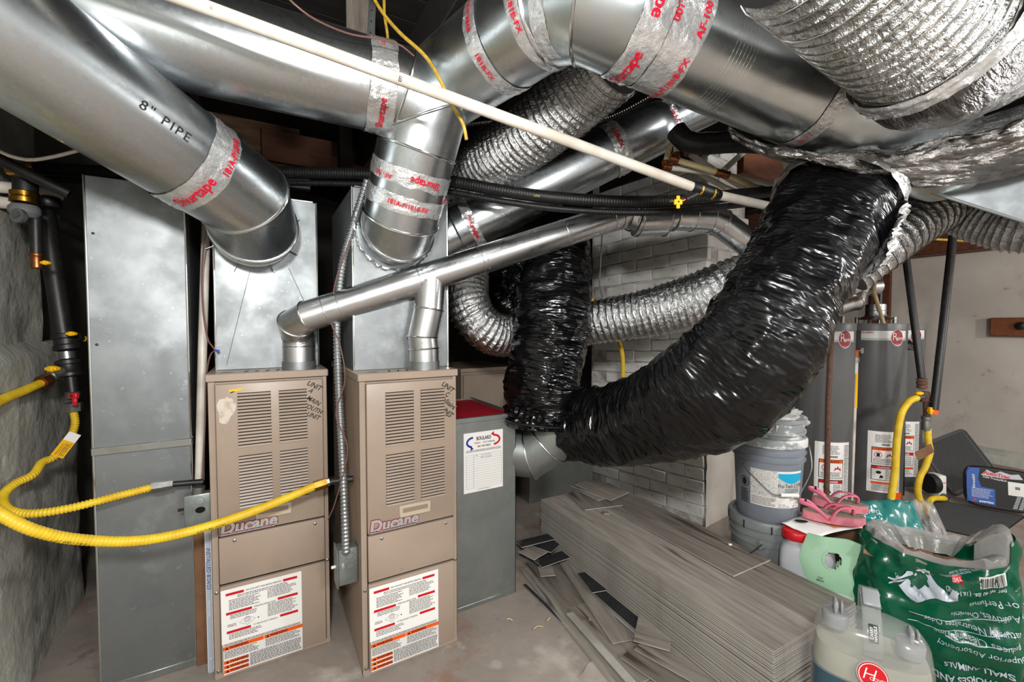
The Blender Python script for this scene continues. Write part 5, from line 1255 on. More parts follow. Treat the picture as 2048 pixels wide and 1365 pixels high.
text('4.83 U.S. Gal', 0.008, c3, 'greyprint', lab2, off=(0.135, 0.095), sx=0.8)
smallprint(0.075, 0.16, 0.156, 0.178, c3, lab2, line=0.007, h=0.003, seed=61); smallprint(0.047, 0.12, 0.137, 0.146, c3, lab2, line=0.006, h=0.0025, seed=62)
smallprint(-0.07, 0.036, 0.09, 0.13, c3, lab, line=0.006, h=0.0025, seed=63)
vs, fs = ring2(0.024, 0.026, 0.003, cx=-0.105, cy=0.185); place2d(vs, fs, 'warning_ring', 'blackprint', b2, c3)
vs, fs = ellipse2(0.012, 0.018, cx=-0.105, cy=0.185); place2d(vs, fs, 'warning_figure', 'blackprint', b2, c3)
smallprint(-0.128, -0.082, 0.08, 0.150, c3, b2, line=0.006, h=0.003, seed=64, matn='blackprint')
vs, fs = ring2(0.007, 0.007, 0.0015, cx=0.030, cy=0.125); place2d(vs, fs, 'seal_ring', 'blackprint', lab, c3)
hw = cr([cmb(-0.135, 0.32, 0.012), cmb(-0.08, 0.255, 0.02), cmb(-0.01, 0.19, 0.035), cmb(0.02, 0.166, 0.045), cmb(0.045, 0.165, 0.045), cmb(0.10, 0.165, 0.045), cmb(0.125, 0.185, 0.04), cmb(0.19, 0.27, 0.035), cmb(0.215, 0.36, 0.02), cmb(0.205, 0.385, 0.01)], 0.008)
MB().sweep(hw, 0.0025, n=8).build('wire_handle', 'zinc', b2)
MB().cyl(cmb(0.042, 0.165, 0.045), cmb(0.105, 0.165, 0.045), 0.009, n=14).build('hand_grip', 'white', b2)
# open rim bucket nested on top with crumpled plastic
NC = UC + V((0.008, 0.004, UH * 0.955))
b3 = thing('nested_bucket', 'splashed grey bucket rim stacked on top of the paint bucket', 'bucket', NC)
MB().lathe([(BR * 0.90, 0), (BR * 0.92, 0.03), (BR * 1.0, 0.032), (BR * 1.0, 0.044), (BR * 0.95, 0.048), (BR * 0.96, 0.085), (BR * 1.02, 0.087), (BR * 1.02, 0.105), (BR * 0.93, 0.107), (BR * 0.92, 0.06), (0.001, 0.06)], NC, n=44).build('rim', 'bucket_splash', b3)
def crumple(name, label, cat, c, rx, ry, rz, m, seed, amp=0.5, n=36, k=18, spikes=0.0):
    rows = []; c = V(c)
    for i in range(k + 1):
        ph = PI * (0.02 + 0.60 * i / k); row = []
        for j in range(n):
            th = 2 * PI * j / n; d = V((math.sin(ph) * math.cos(th), math.sin(ph) * math.sin(th), math.cos(ph)))
            q = 1 + amp * noi(d.x * 2.6 + seed, d.y * 2.6, d.z * 2.6) + amp * 0.5 * abs(noi(d.x * 6 + seed, d.y * 6, d.z * 6)) + spikes * max(0, noi(d.x * 3.3 + seed, d.y * 3.3, seed)) * (i / k)
            row.append(c + V((d.x * rx * q, d.y * ry * q, d.z * rz * q)))
        rows.append(row)
    b = MB(); b.grid(rows, closed=True, uvscale=0.02)
    o = b.build(name, m, None, ang=35); return tag(o, label, cat)
crumple('plastic_bag', 'crumpled clear plastic bag perched on the splashed bucket rim', 'bag', NC + V((0.02, -0.03, 0.085)), 0.10, 0.09, 0.07, 'bag_white', 3.0, amp=0.7, spikes=0.8)

# ================================================================== white jug with red cap
JC = at(1614, 1110, 1.96); JC.z = 0; jf = V((EYE.x - JC.x, EYE.y - JC.y, 0)).normalized(); js = V((-jf.y, jf.x, 0))
if js.dot(RT) < 0: js = -js
def loft(b, secs, n=40, e=4.0, capt=True, capb=True, closed=True):
    """secs: (centre, half-width axis, half-depth axis, exponent) -> superellipse rings"""
    rows = []
    for (c, ax, ay, ee) in secs:
        row = []
        for k in range(n):
            t = 2 * PI * k / n; cx, sx = math.cos(t), math.sin(t)
            row.append(V(c) + V(ax) * (abs(cx) ** (2 / ee)) * (1 if cx >= 0 else -1) + V(ay) * (abs(sx) ** (2 / ee)) * (1 if sx >= 0 else -1))
        rows.append(row)
    g = b.grid(rows, closed=True, uvscale=0.02)
    if capb: b.face(g[0][::-1])
    if capt: b.face(g[-1])
    return b
jg = thing('plastic_jug', 'translucent white plastic jug with red screw cap in front of the buckets', 'jug', JC)
jw, jd, jh = 0.105, 0.062, 0.40
secs = [(JC + V((0, 0, z)), js * jw * s, jf * jd * s, e) for z, s, e in ((0.0, 0.94, 5), (0.012, 1.0, 5), (0.10, 1.0, 5), (0.22, 1.0, 5), (0.31, 1.0, 5), (0.355, 0.97, 4.5), (0.378, 0.86, 4), (0.39, 0.66, 3))]
loft(MB(), secs).build('jug_body', 'jug', jg)
for k in range(5):
    z = 0.14 + 0.03 * k; MB().obox(JC + jf * (jd + 0.0005) - js * 0.03 + V((0, 0, z)), js * 0.055, jf * 0.003, V((0, 0, 0.006)), bev=0.002).build('moulded_rib', 'jug', jg)
nk = JC - js * 0.045
MB().cyl(nk + V((0, 0, 0.385)), nk + V((0, 0, 0.41)), 0.036, n=28).build('neck', 'jug', jg)
cp = MB().lathe([(0.052, 0), (0.054, 0.004), (0.054, 0.028), (0.050, 0.034), (0.001, 0.035)], nk + V((0, 0, 0.405)), n=36).build('screw_cap', 'red', jg)

# cardboard box behind, carrying magazine and sandals
cb = at(1690, 1060, 2.22); MB().box(cb.x - 0.13, cb.x + 0.12, cb.y - 0.09, cb.y + 0.12, 0.0, 0.424, bev=0.002).build('cardboard_box', 'cardboard', None, label='plain cardboard box supporting the card and pink sandals', cat='box')
mg = thing('magazine', 'white and orange card sheet under the pink sandals', 'magazine', at(1640, 1055, 2.05))
m0 = oz(1562, 1046, 0.452); m1 = oz(1632, 1076, 0.440); m2 = oz(1745, 1056, 0.430); m3 = oz(1655, 1024, 0.430)
b = MB(); rows = []
for i in range(9):
    rows.append([m0.lerp(m1, i / 8).lerp(m3.lerp(m2, i / 8), j / 12) + V((0, 0, 0.012 * math.sin(PI * j / 12) + 0.004 * noi(i * .5, j * .5))) for j in range(13)])
b.grid(rows); o = b.build('card', 'paper', mg); o.modifiers.new('t', 'SOLIDIFY').thickness = 0.002
mat('orange_soft', '#e0a468', '#d98d6a', scale=12, rough=0.5)
b = MB(); rows = [[p + V((0, 0, 0.0024)) for p in r[5:12]] for r in rows[1:8]]
b.grid(rows); b.build('printed_panel', 'orange_soft', mg)
vs, fs = ellipse2(0.030, 0.016); fm = flat(m0.lerp(m2, 0.22) + V((0, 0, 0.012)), m2 - m0, m3 - m1); place2d(vs, fs, 'printed_spot', 'blackprint', mg, fm)
def sandal(label, heel, toe, z, seed, flip=1):
    A, B = oz(*heel, z), oz(*toe, z); u = (B - A); L = u.length; u.normalize(); v = V((-u.y, u.x, 0)) * flip
    t = thing('flip_flop', label, 'sandal', A, 'pink flip flops')
    def outline(s):
        pts = []
        for k in range(36):
            a = 2 * PI * k / 36; x = L / 2 - L / 2 * math.cos(a); f = x / L
            w = 0.040 * (0.72 + 0.35 * math.sin(PI * min(1, f * 0.9 + 0.05)) ** 0.7) * (1 if f < 0.75 else 1.02)
            y = w * math.sin(a); pts.append((x * s + L * (1 - s) / 2, y * s))
        return pts
    def slab(s, z0, z1, m, n_):
        b = MB(); b.prism(outline(s), A + V((0, 0, z0)), u, v if flip > 0 else -v, 0.0001)
        b.bm.free(); b = MB(); P0 = [b.v(A + u * x + v * y + V((0, 0, z0 + 0.014 * (1 - x / L)))) for x, y in outline(s)]; P1 = [b.v(A + u * x + v * y + V((0, 0, z1 + 0.014 * (1 - x / L)))) for x, y in outline(s * 0.985)]
        b.face(P0[::-1]); b.face(P1)
        for i in range(36): b.face([P0[i], P0[(i + 1) % 36], P1[(i + 1) % 36], P1[i]])
        return b.build(n_, m, t)
    slab(1.0, 0.0, 0.036, 'pink_sole', 'sole'); slab(0.985, 0.036, 0.040, 'footbed', 'footbed')
    tp = A + u * L * 0.80 + V((0, 0, 0.044))
    for s_ in (1, -1):
        p0 = A + u * L * 0.36 + v * 0.044 * s_ + V((0, 0, 0.03)); path = cr([p0, p0 + u * 0.03 + V((0, 0, 0.04)) - v * 0.008 * s_, A + u * L * 0.62 + v * 0.018 * s_ + V((0, 0, 0.082)), tp + V((0, 0, 0.03)), tp], 0.008)
        b = MB(); rows = [[p + v * 0.011 * k for k in (-1, 0, 1)] for p in path]; b.grid(rows); o = b.build('toe_strap', 'pink', t); o.modifiers.new('t', 'SOLIDIFY').thickness = 0.004
    path = cr([A + u * L * 0.36 + v * 0.044 + V((0, 0, 0.03)), A + u * L * 0.15 + v * 0.04 + V((0, 0, 0.075)), A - u * 0.015 + V((0, 0, 0.088)), A + u * L * 0.15 - v * 0.04 + V((0, 0, 0.075)), A + u * L * 0.36 - v * 0.044 + V((0, 0, 0.03))], 0.008)
    b = MB(); b.grid([[p + V((0, 0, 0.009 * k)) for k in (-1, 0, 1)] for p in path]); o = b.build('heel_strap', 'pink', t); o.modifiers.new('t', 'SOLIDIFY').thickness = 0.004
    q = path[len(path) // 3]; MB().obox(q, u * 0.012, v * 0.004, V((0, 0, 0.011)), bev=0.002).build('buckle', 'blackprint', t)
    return t
sandal('pink strapped sandal with brown footbed resting on the orange card, nearer one', (1604, 1040), (1732, 1052), 0.455, 1)
sandal('pink strapped sandal lying behind the nearer sandal by grey bucket', (1622, 1012), (1738, 1028), 0.455, 2)

# ================================================================== bags at lower right
def pouch(name, label, c, hw, hd, h, m, seed, lean=0.0, amp=0.02, taper=0.3, n=48, k=22, yaw=0.0, e=3.0, topfac=None):
    c = V(c); f = V((EYE.x - c.x, EYE.y - c.y, 0)).normalized(); f = rotv(f, (0, 0, 1), yaw); s = V((-f.y, f.x, 0))
    if s.dot(RT) < 0: s = -s
    t = thing(name, label, 'bag', c)
    def S(th, v, l=0.0):                                # th: 0 = viewer's right, pi/2 = front
        cx, sx = math.cos(th), math.sin(th)
        a = (abs(cx) ** (2 / e)) * (1 if cx >= 0 else -1); b_ = (abs(sx) ** (2 / e)) * (1 if sx >= 0 else -1)
        dd = hd * (1 - (1 - taper) * max(0, (v - 0.45) / 0.55) ** 1.3) * (0.80 + 0.2 * min(1, v / 0.15)); ww = hw * (0.86 + 0.14 * math.sin(PI * min(1, v * 1.05)))
        w = amp * noi(a * 2.2 + seed, b_ * 2.2, v * 5 + seed) + amp * 0.6 * (abs(noi(a * 4 + seed, b_ * 4, v * 9)) - 0.2)
        tf = 0 if topfac is None else topfac(a, b_) * max(0, (v - 0.5) * 2)
        return c + s * (ww * a + w * a + l * a * 0.3) + f * (dd * b_ + w * b_ * 1.4 + l * (1 if b_ > 0 else -1) + lean * v * h) + V((0, 0, v * h + tf))
    return t, S, f, s
# big green bag of bedding pellets
gc = at(1862, 1240, 1.68); gc.z = 0.0
def tf(a, b_): return -0.030 * max(0, b_) * (1 - abs(a)) + 0.11 * max(0, a - 0.45) / 0.55 * (1 if b_ < 0.6 else 0.4) + 0.02 * max(0, -a - 0.5)
tg_, S, gfv, gsv = pouch('bedding_bag', 'open dark green bag of pelletized bedding with upside-down deer print', gc, 0.235, 0.150, 0.525, 'bag_green', 4.0, amp=0.03, taper=0.70, topfac=tf)
NG, KG = 72, 34
b = MB(); b.grid([[S(2 * PI * j / NG, i / KG) for j in range(NG)] for i in range(KG + 1)], closed=True, uvscale=0.01)
b.build('bag_wall', 'bag_green', tg_, ang=50)
# clear liner inside the mouth and pellets
b = MB(); 
def L2(j, q, z): p = S(2 * PI * j / NG, 1.0); ctr = gc + V((0, 0, p.z)); r = p.lerp(ctr, q); return V((r.x, r.y, r.z + z + 0.012 * noi(j * 0.9, q * 3, 4.4)))
b.grid([[L2(j, q, z) for j in range(NG)] for q, z in ((0.015, -0.02), (0.03, -0.004), (0.06, 0.016), (0.12, 0.018), (0.22, 0.008), (0.32, -0.015), (0.45, -0.05))], closed=True, uvscale=0.02)
b.build('clear_liner', 'bag_clear', tg_, ang=40)
b = MB(); b.grid([[gc + gsv * (0.20 * (i / 14 * 2 - 1)) + gfv * (0.10 * (j / 10 * 2 - 1)) + V((0, 0, 0.458 + 0.02 * noi(i * .6, j * .6) + 0.006 * noi(i * 3.0, j * 3.0))) for j in range(11)] for i in range(15)])
b.build('pellet_fill', 'pellets', tg_, kind='stuff')
hwg = 0.235
def gm_(x, y, l=0.005):                                 # print on the bag's front: x across (m), y up (m)
    a = max(-0.985, min(0.985, x / hwg)); e = 3.0; cx = abs(a) ** (e / 2) * (1 if a >= 0 else -1); th = math.acos(max(-1, min(1, cx)))
    return S(th, max(0.0, min(1.0, y / 0.525)), l)
gup = lambda x, y: gm_(-x, -y)
def gtext(s_, size, x, y, rot=0.0, m='deer', **kw):      # upside down lettering
    return text(s_, size, lambda a, b2: gm_(x - a, y - b2), m, tg_, rot=R(rot), **kw)
gtext('net wt 40 lbs. (18.14 kg)', 0.022, 0.115, 0.450, rot=2, sx=0.72, bold=0.01)
gtext('or Perfumes', 0.026, 0.153, 0.409, rot=10, sx=0.8)
gtext('No Additives, Chemicals', 0.026, 0.143, 0.369, rot=8, sx=0.72)
gtext('Naturally Neutralizes Odor', 0.027, 0.099, 0.324, rot=5, sx=0.78)
gtext('Reduces Cleaning Time', 0.027, 0.110, 0.287, rot=5, sx=0.80)
gtext('Superior Absorbency', 0.027, 0.115, 0.251, rot=6, sx=0.85)
gtext('FOR HORSES AND', 0.030, 0.110, 0.145, rot=8, sx=0.85, bold=0.02)
gtext('SMALL ANIMALS', 0.026, 0.115, 0.187, rot=8, sx=0.85, bold=0.02)
gtext('BEDDING', 0.060, 0.125, 0.086, rot=10, sx=0.95, bold=0.04)
gtext('PEL', 0.050, -0.155, 0.300, rot=100, sx=0.9, bold=0.03)
gtext('Distributed by TRACTOR SUPPLY COMPANY\nBRENTWOOD, TN 37027', 0.0085, 0.086, 0.514, rot=18, sx=0.85)
for (x0, y0, x1, y1) in ((-0.060, 0.311, 0.182, 0.375), (-0.064, 0.274, 0.182, 0.335), (0.037, 0.269, 0.177, 0.301)):
    vs = []; fs = []
    for i in range(21):
        x = x0 + (x1 - x0) * i / 20; y = y0 + (y1 - y0) * i / 20 - 0.012 * math.sin(PI * i / 20); vs += [(x, y), (x, y + 0.0025)]
    for i in range(20): fs.append((2 * i, 2 * i + 2, 2 * i + 3, 2 * i + 1))
    place2d(vs, fs, 'printed_line', 'deer', tg_, gm_)
# leaping deer silhouette, printed upside down
def dpt(px, py): x = (-770 + math.sqrt(770 * 770 + 2200 * (px - 1862))) / 1100; return x, 0.3 - (py - 1245 - 270 * x) / 545
def dc(c): return [dpt(1660 + x / 4.332, 1050 + y / 4.332) for x, y in c]
deer_body = dc([(1115, 662), (1105, 625), (1100, 590), (1095, 562), (1070, 548), (1045, 562), (1030, 594), (975, 545), (920, 505), (880, 465), (850, 430), (842, 398), (820, 392), (828, 430), (800, 410), (770, 392), (752, 398), (790, 440), (815, 480), (812, 510), (780, 535), (745, 555), (705, 525), (665, 485), (640, 455), (622, 468), (650, 510), (690, 555), (690, 568), (640, 530), (600, 492), (580, 505), (615, 560), (650, 612), (690, 655), (740, 668), (800, 650), (860, 625), (925, 622), (1000, 642), (1060, 657)])
def fillpoly(pts, nm, m='deer'):
    b = MB(); f = b.face([b.v((p[0], p[1], 0)) for p in pts]); bmesh.ops.triangulate(b.bm, faces=[f])
    bmesh.ops.subdivide_edges(b.bm, edges=b.bm.edges[:], cuts=2, use_grid_fill=True); bmesh.ops.triangulate(b.bm, faces=b.bm.faces[:])
    vs = [(v.co.x, v.co.y) for v in b.bm.verts]; b.bm.verts.index_update(); fs = [tuple(v.index for v in f.verts) for f in b.bm.faces]; b.bm.free()
    return place2d(vs, fs, nm, m, tg_, gm_)
fillpoly(deer_body, 'deer_print')
for pts in ([(640, 455), (600, 470), (555, 478), (520, 490), (495, 498), (492, 485), (530, 470), (560, 455), (600, 440), (650, 430), (700, 440), (715, 428), (712, 418), (660, 410), (640, 395), (650, 385), (625, 378), (615, 400), (590, 428), (565, 430), (545, 408), (528, 395), (530, 415), (545, 445), (510, 445), (480, 432), (478, 445), (510, 462), (570, 462)], [(700, 382), (740, 375), (800, 378), (800, 392), (750, 398), (710, 395)]):
    fillpoly(dc(pts), 'deer_print')
# barcode and red badge near the raised corner
bc = panel(0.125, 0.195, 0.468, 0.506, gm_, 'white', tg_, 'barcode_patch', nx=6)
multi([(0.1275 + 0.0043 * k, 0.1275 + 0.0043 * k + (0.0020 if k % 3 else 0.0031), 0.471, 0.503) for k in range(15)], lambda x, y: gm_(x, y, 0.0085), 'blackprint', tg_, 'barcode')
panel(0.055, 0.083, 0.478, 0.502, gm_, 'red', tg_, 'red_badge', nx=3); gtext('TSC', 0.015, 0.069, 0.490, rot=15, m='white')

# mint pouch with die-cut handle
pc = at(1692, 1150, 1.86); pc.z = 0; pf = V((EYE.x - pc.x, EYE.y - pc.y, 0)).normalized(); ps = V((-pf.y, pf.x, 0))
if ps.dot(RT) < 0: ps = -ps
mp = thing('mint_pouch', 'pale mint green plastic pouch with round handle hole beside the jug', 'bag', pc)
def mpS(x, v, sgn, l=0.0):                             # x -1..1, v 0..1
    w = 0.165 * (0.92 + 0.10 * math.sin(PI * v)) * (1.0 - 0.10 * max(0, v - 0.85) / 0.15)
    d = 0.055 * (1 - v ** 2.2) * math.sqrt(max(0, 1 - x * x * 0.9)) + 0.003
    h = 0.47 - 0.045 * max(0, x) ** 1.5 - 0.015 * max(0, -x)
    return pc + ps * (x * w) + pf * (sgn * (d + l) + 0.016 * noi(x * 1.8, v * 4, 3.3) + 0.035 * v) + V((0, 0, v * h))
HX, HV, HR = -0.28, 0.80, 0.030
for sgn, nm in ((1, 'front_film'), (-1, 'back_film')):
    b = MB(); NX, NV = 40, 44; g = [[b.v(mpS(i / NX * 2 - 1, j / NV, sgn)) for i in range(NX + 1)] for j in range(NV + 1)]
    for j in range(NV):
        for i in range(NX):
            x = (i + .5) / NX * 2 - 1; v = (j + .5) / NV
            if ((x - HX) * 0.165 / 0.030) ** 2 + ((v - HV) * 0.47 / 0.034) ** 2 < 1: continue
            b.mi = 0 if v > 0.52 + 0.06 * x else 1
            b.face([g[j][i], g[j][i + 1], g[j + 1][i + 1], g[j + 1][i]])
    b.build(nm, ['mint', 'mint_pale'], mp, ang=60)
mpf = lambda x, y, l=0.003: mpS(x / 0.165, y / 0.47, 1, l)
vs, fs = ring2(0.038, 0.042, 0.006, cx=HX * 0.165, cy=HV * 0.47); place2d(vs, fs, 'hole_rim', 'mint', mp, mpf)
for i, (x, y, w) in enumerate(((-0.115, 0.425, 0.05), (-0.115, 0.415, 0.05))): text('lorem'[:0] + 'please recycle', 0.009, mpf, 'white', mp, off=(x + 0.02, y), rot=R(25))
smallprint(-0.06, 0.10, 0.165, 0.205, mpf, mp, line=0.009, h=0.0035, seed=71)
for (x, y) in ((-0.03, 0.225), (0.03, 0.115)):
    vs, fs = ring2(0.022, 0.014, 0.0015, n=4, cx=x, cy=y); place2d(vs, fs, 'pictogram', 'greyprint', mp, mpf)
text('NO\nMESS', 0.012, mpf, 'greyprint', mp, off=(-0.085, 0.285), bold=0.01)

# folded teal/green empty bag behind, upside-down lettering
def drape(name, label, cat, quad, m, seed, amp=0.03, bulge=0.03, nx=26, ny=22, thick=0.003, mats=None, split=None):
    A, B, C, D = [V(q) for q in quad]                  # top-left, top-right, bottom-right, bottom-left
    def Sf(u, v, l=0.0):
        p = A.lerp(B, u).lerp(D.lerp(C, u), v); vd = (EYE - p).normalized()
        return p + vd * (bulge * math.sin(PI * u) * math.sin(PI * min(1, v + 0.15)) + amp * noi(u * 3.4 + seed, v * 3.4, seed) + amp * 0.7 * abs(noi(u * 6 + seed, v * 6, seed + 2)) + l) + V((0, 0, amp * 0.6 * noi(u * 5, seed, v * 2)))
    t = thing(name, label, cat, D)
    b = MB(); g = [[b.v(Sf(i / nx, j / ny)) for i in range(nx + 1)] for j in range(ny + 1)]
    for j in range(ny):
        for i in range(nx):
            b.mi = split((i + .5) / nx, (j + .5) / ny) if split else 0
            b.face([g[j][i], g[j][i + 1], g[j + 1][i + 1], g[j + 1][i]])
    o = b.build('film', mats or m, t, ang=35); o.modifiers.new('t', 'SOLIDIFY').thickness = thick
    return t, Sf
ztf = lambda px, py, d: at(px, py, d)
td_, Sd = drape('folded_bag', 'folded empty green and teal bedding bag behind the mint pouch', 'bag', (ztf(1720, 1002, 2.16), ztf(1822, 1000, 2.20), ztf(1890, 1150, 1.95), ztf(1712, 1110, 1.98)), 'bag_green', 6.0, amp=0.035, mats=['bag_teal', 'bag_green'], split=lambda u, v: 0 if v < 0.42 + 0.42 * u else 1)
def dtext(s_, size, u, v, rot, sx=1.0): 
    sc = 0.42
    return text(s_, size, lambda a, b2: Sd(u - a / 0.25, v + b2 / 0.30, 0.006), 'deer', td_, rot=R(rot), bold=0.02, sx=sx)
dtext('DING', 0.030, 0.22, 0.20, 0, 0.9); dtext('PELLETIZED BE', 0.026, 0.40, 0.60, -24, 0.85)
MB().obox(Sd(0.72, 0.82, 0.008), RT * 0.016, UP * 0.009, FW * 0.001).build('red_badge', 'red', td_)
# clear film sheet crumpled behind
drape('plastic_sheet', 'sheet of crumpled clear plastic film in front of the water heaters', 'plastic', (ztf(1795, 1005, 2.30), ztf(1862, 1000, 2.32), ztf(1915, 1110, 2.05), ztf(1840, 1110, 2.05)), 'bag_clear', 9.0, amp=0.05, bulge=0.02, thick=0.001)

# ================================================================== carpet washer tank, clear plastic
kc = at(1738, 1330, 1.24); kc.z = 0
kf = V((EYE.x - kc.x, EYE.y - kc.y, 0)).normalized(); kf = rotv(kf, (0, 0, 1), 8); ks = V((-kf.y, kf.x, 0))
if ks.dot(RT) < 0: ks = -ks
kt = thing('carpet_washer_tank', 'clear plastic carpet washer tank with grey latch handle and red badge', 'tank', kc)
zt_ = at(1752, 1290, 1.22).z
kw, kd = 0.135, 0.085
sl = lambda z: V((0, 0, z))
loft(MB(), [(kc + sl(z), ks * kw * w_, kf * kd * d_, e) for z, w_, d_, e in ((0.0, 0.9, 0.9, 3.5), (0.02, 1.0, 1.0, 3.5), (zt_ - 0.20, 1.0, 1.0, 3.5), (zt_ - 0.09, 1.0, 1.0, 3.2))], capt=True).build('lower_tank', 'tank_water', kt)
loft(MB(), [(kc + sl(z), ks * kw * w_, kf * kd * d_, e) for z, w_, d_, e in ((zt_ - 0.088, 1.01, 1.01, 3.2), (zt_ - 0.03, 1.0, 1.0, 3.0), (zt_ + 0.03, 0.93, 0.92, 2.8), (zt_ + 0.055, 0.80, 0.75, 2.6), (zt_ + 0.07, 0.5, 0.5, 2.4))]).build('upper_shell', 'clear_plastic', kt)
loft(MB(), [(kc + sl(z), ks * kw * w_, kf * kd * d_, e) for z, w_, d_, e in ((zt_ - 0.085, 0.97, 0.97, 3.2), (zt_ - 0.04, 0.95, 0.95, 3.0), (zt_ - 0.02, 0.92, 0.90, 2.8))]).build('cloudy_insert', 'cloudy_plastic', kt)
for sg, (pxc, pyc) in ((-1, (1690, 1290)), (1, (1802, 1325))):
    c = kc + ks * (0.082 * sg) + kf * 0.02 + sl(zt_ + 0.050 - (0.015 if sg > 0 else -0.01))
    cpn = MB().lathe([(0.030, -0.03), (0.032, 0), (0.030, 0.008), (0.001, 0.010)], c, (0, 0, 1), n=28).build('fill_cap', 'grey_plastic', kt)
    MB().obox(c + sl(0.024), ks * 0.005, kf * 0.020, sl(0.016), bev=0.003).build('cap_grip', 'grey_plastic', cpn)
    MB().obox(c + sl(0.024) + ks * 0.014, ks * 0.003, kf * 0.014, sl(0.015), bev=0.002).build('cap_grip', 'grey_plastic', cpn)
hb = kc + kf * 0.055 + sl(zt_ + 0.0); ht = kc - kf * 0.055 + sl(zt_ + 0.128)
path = cr([hb - sl(0.02), hb + sl(0.03) + kf * 0.004, hb.lerp(ht, 0.55) + kf * 0.022 + sl(0.02), ht + kf * 0.022, ht - sl(0.012) - kf * 0.012, ht - sl(0.08) - kf * 0.02], 0.008)
b = MB(); b.grid([[p + ks * (0.021 * k) for k in (-1, -0.5, 0, 0.5, 1)] for p in path]); o = b.build('carry_handle', 'clear_plastic', kt); o.modifiers.new('t', 'SOLIDIFY').thickness = 0.012
i = int(len(path) * 0.50); d = (path[i + 1] - path[i - 1]).normalized(); nn = ks.cross(d); nn = nn if nn.dot(kf) > 0 else -nn
MB().obox(path[i] + nn * 0.008 + d * 0.008, ks * 0.020, d * 0.024, nn * 0.008, bev=0.005, seg=2).build('latch_button', 'grey_plastic', kt)
i2 = int(len(path) * 0.26); d2 = (path[i2 + 1] - path[i2 - 1]).normalized(); n2 = ks.cross(d2); n2 = n2 if n2.dot(kf) > 0 else -n2
pl = MB().obox(path[i2] + n2 * 0.009, ks * 0.010, d2 * 0.022, n2 * 0.001, bev=0.0008).build('handle_plate', 'blackprint', kt)
text('CARRY\nHANDLE', 0.0095, flat(path[i2] + n2 * 0.0105, d2, -ks), 'white', pl, bold=0.02, line=0.9)
bcn = kc + kf * (kd * 1.0 + 0.004) + sl(zt_ - 0.045) - ks * 0.004
bf = flat(bcn, ks, V((0, 0, 1)) - kf * 0.25, 0.002)
bd_ = MB().lathe([(0.036, -0.004), (0.036, 0.002), (0.001, 0.003)], bcn, kf + V((0, 0, 0.25)), n=36).build('round_badge', 'chrome', kt)
vs, fs = ellipse2(0.033, 0.033); place2d(vs, fs, 'badge_face', 'red', bd_, lambda x, y: bf(x, y, 0.0035))
vs, fs = ring2(0.031, 0.031, 0.0018); place2d(vs, fs, 'badge_ring', 'white', bd_, lambda x, y: bf(x, y, 0.0045))
text('H', 0.042, lambda x, y: bf(x, y, 0.0045), 'white', bd_, off=(-0.010, 0.002), bold=-0.012, shear=0.25); text('OOVER', 0.011, lambda x, y: bf(x, y, 0.0045), 'white', bd_, off=(0.011, -0.006), bold=0.0)

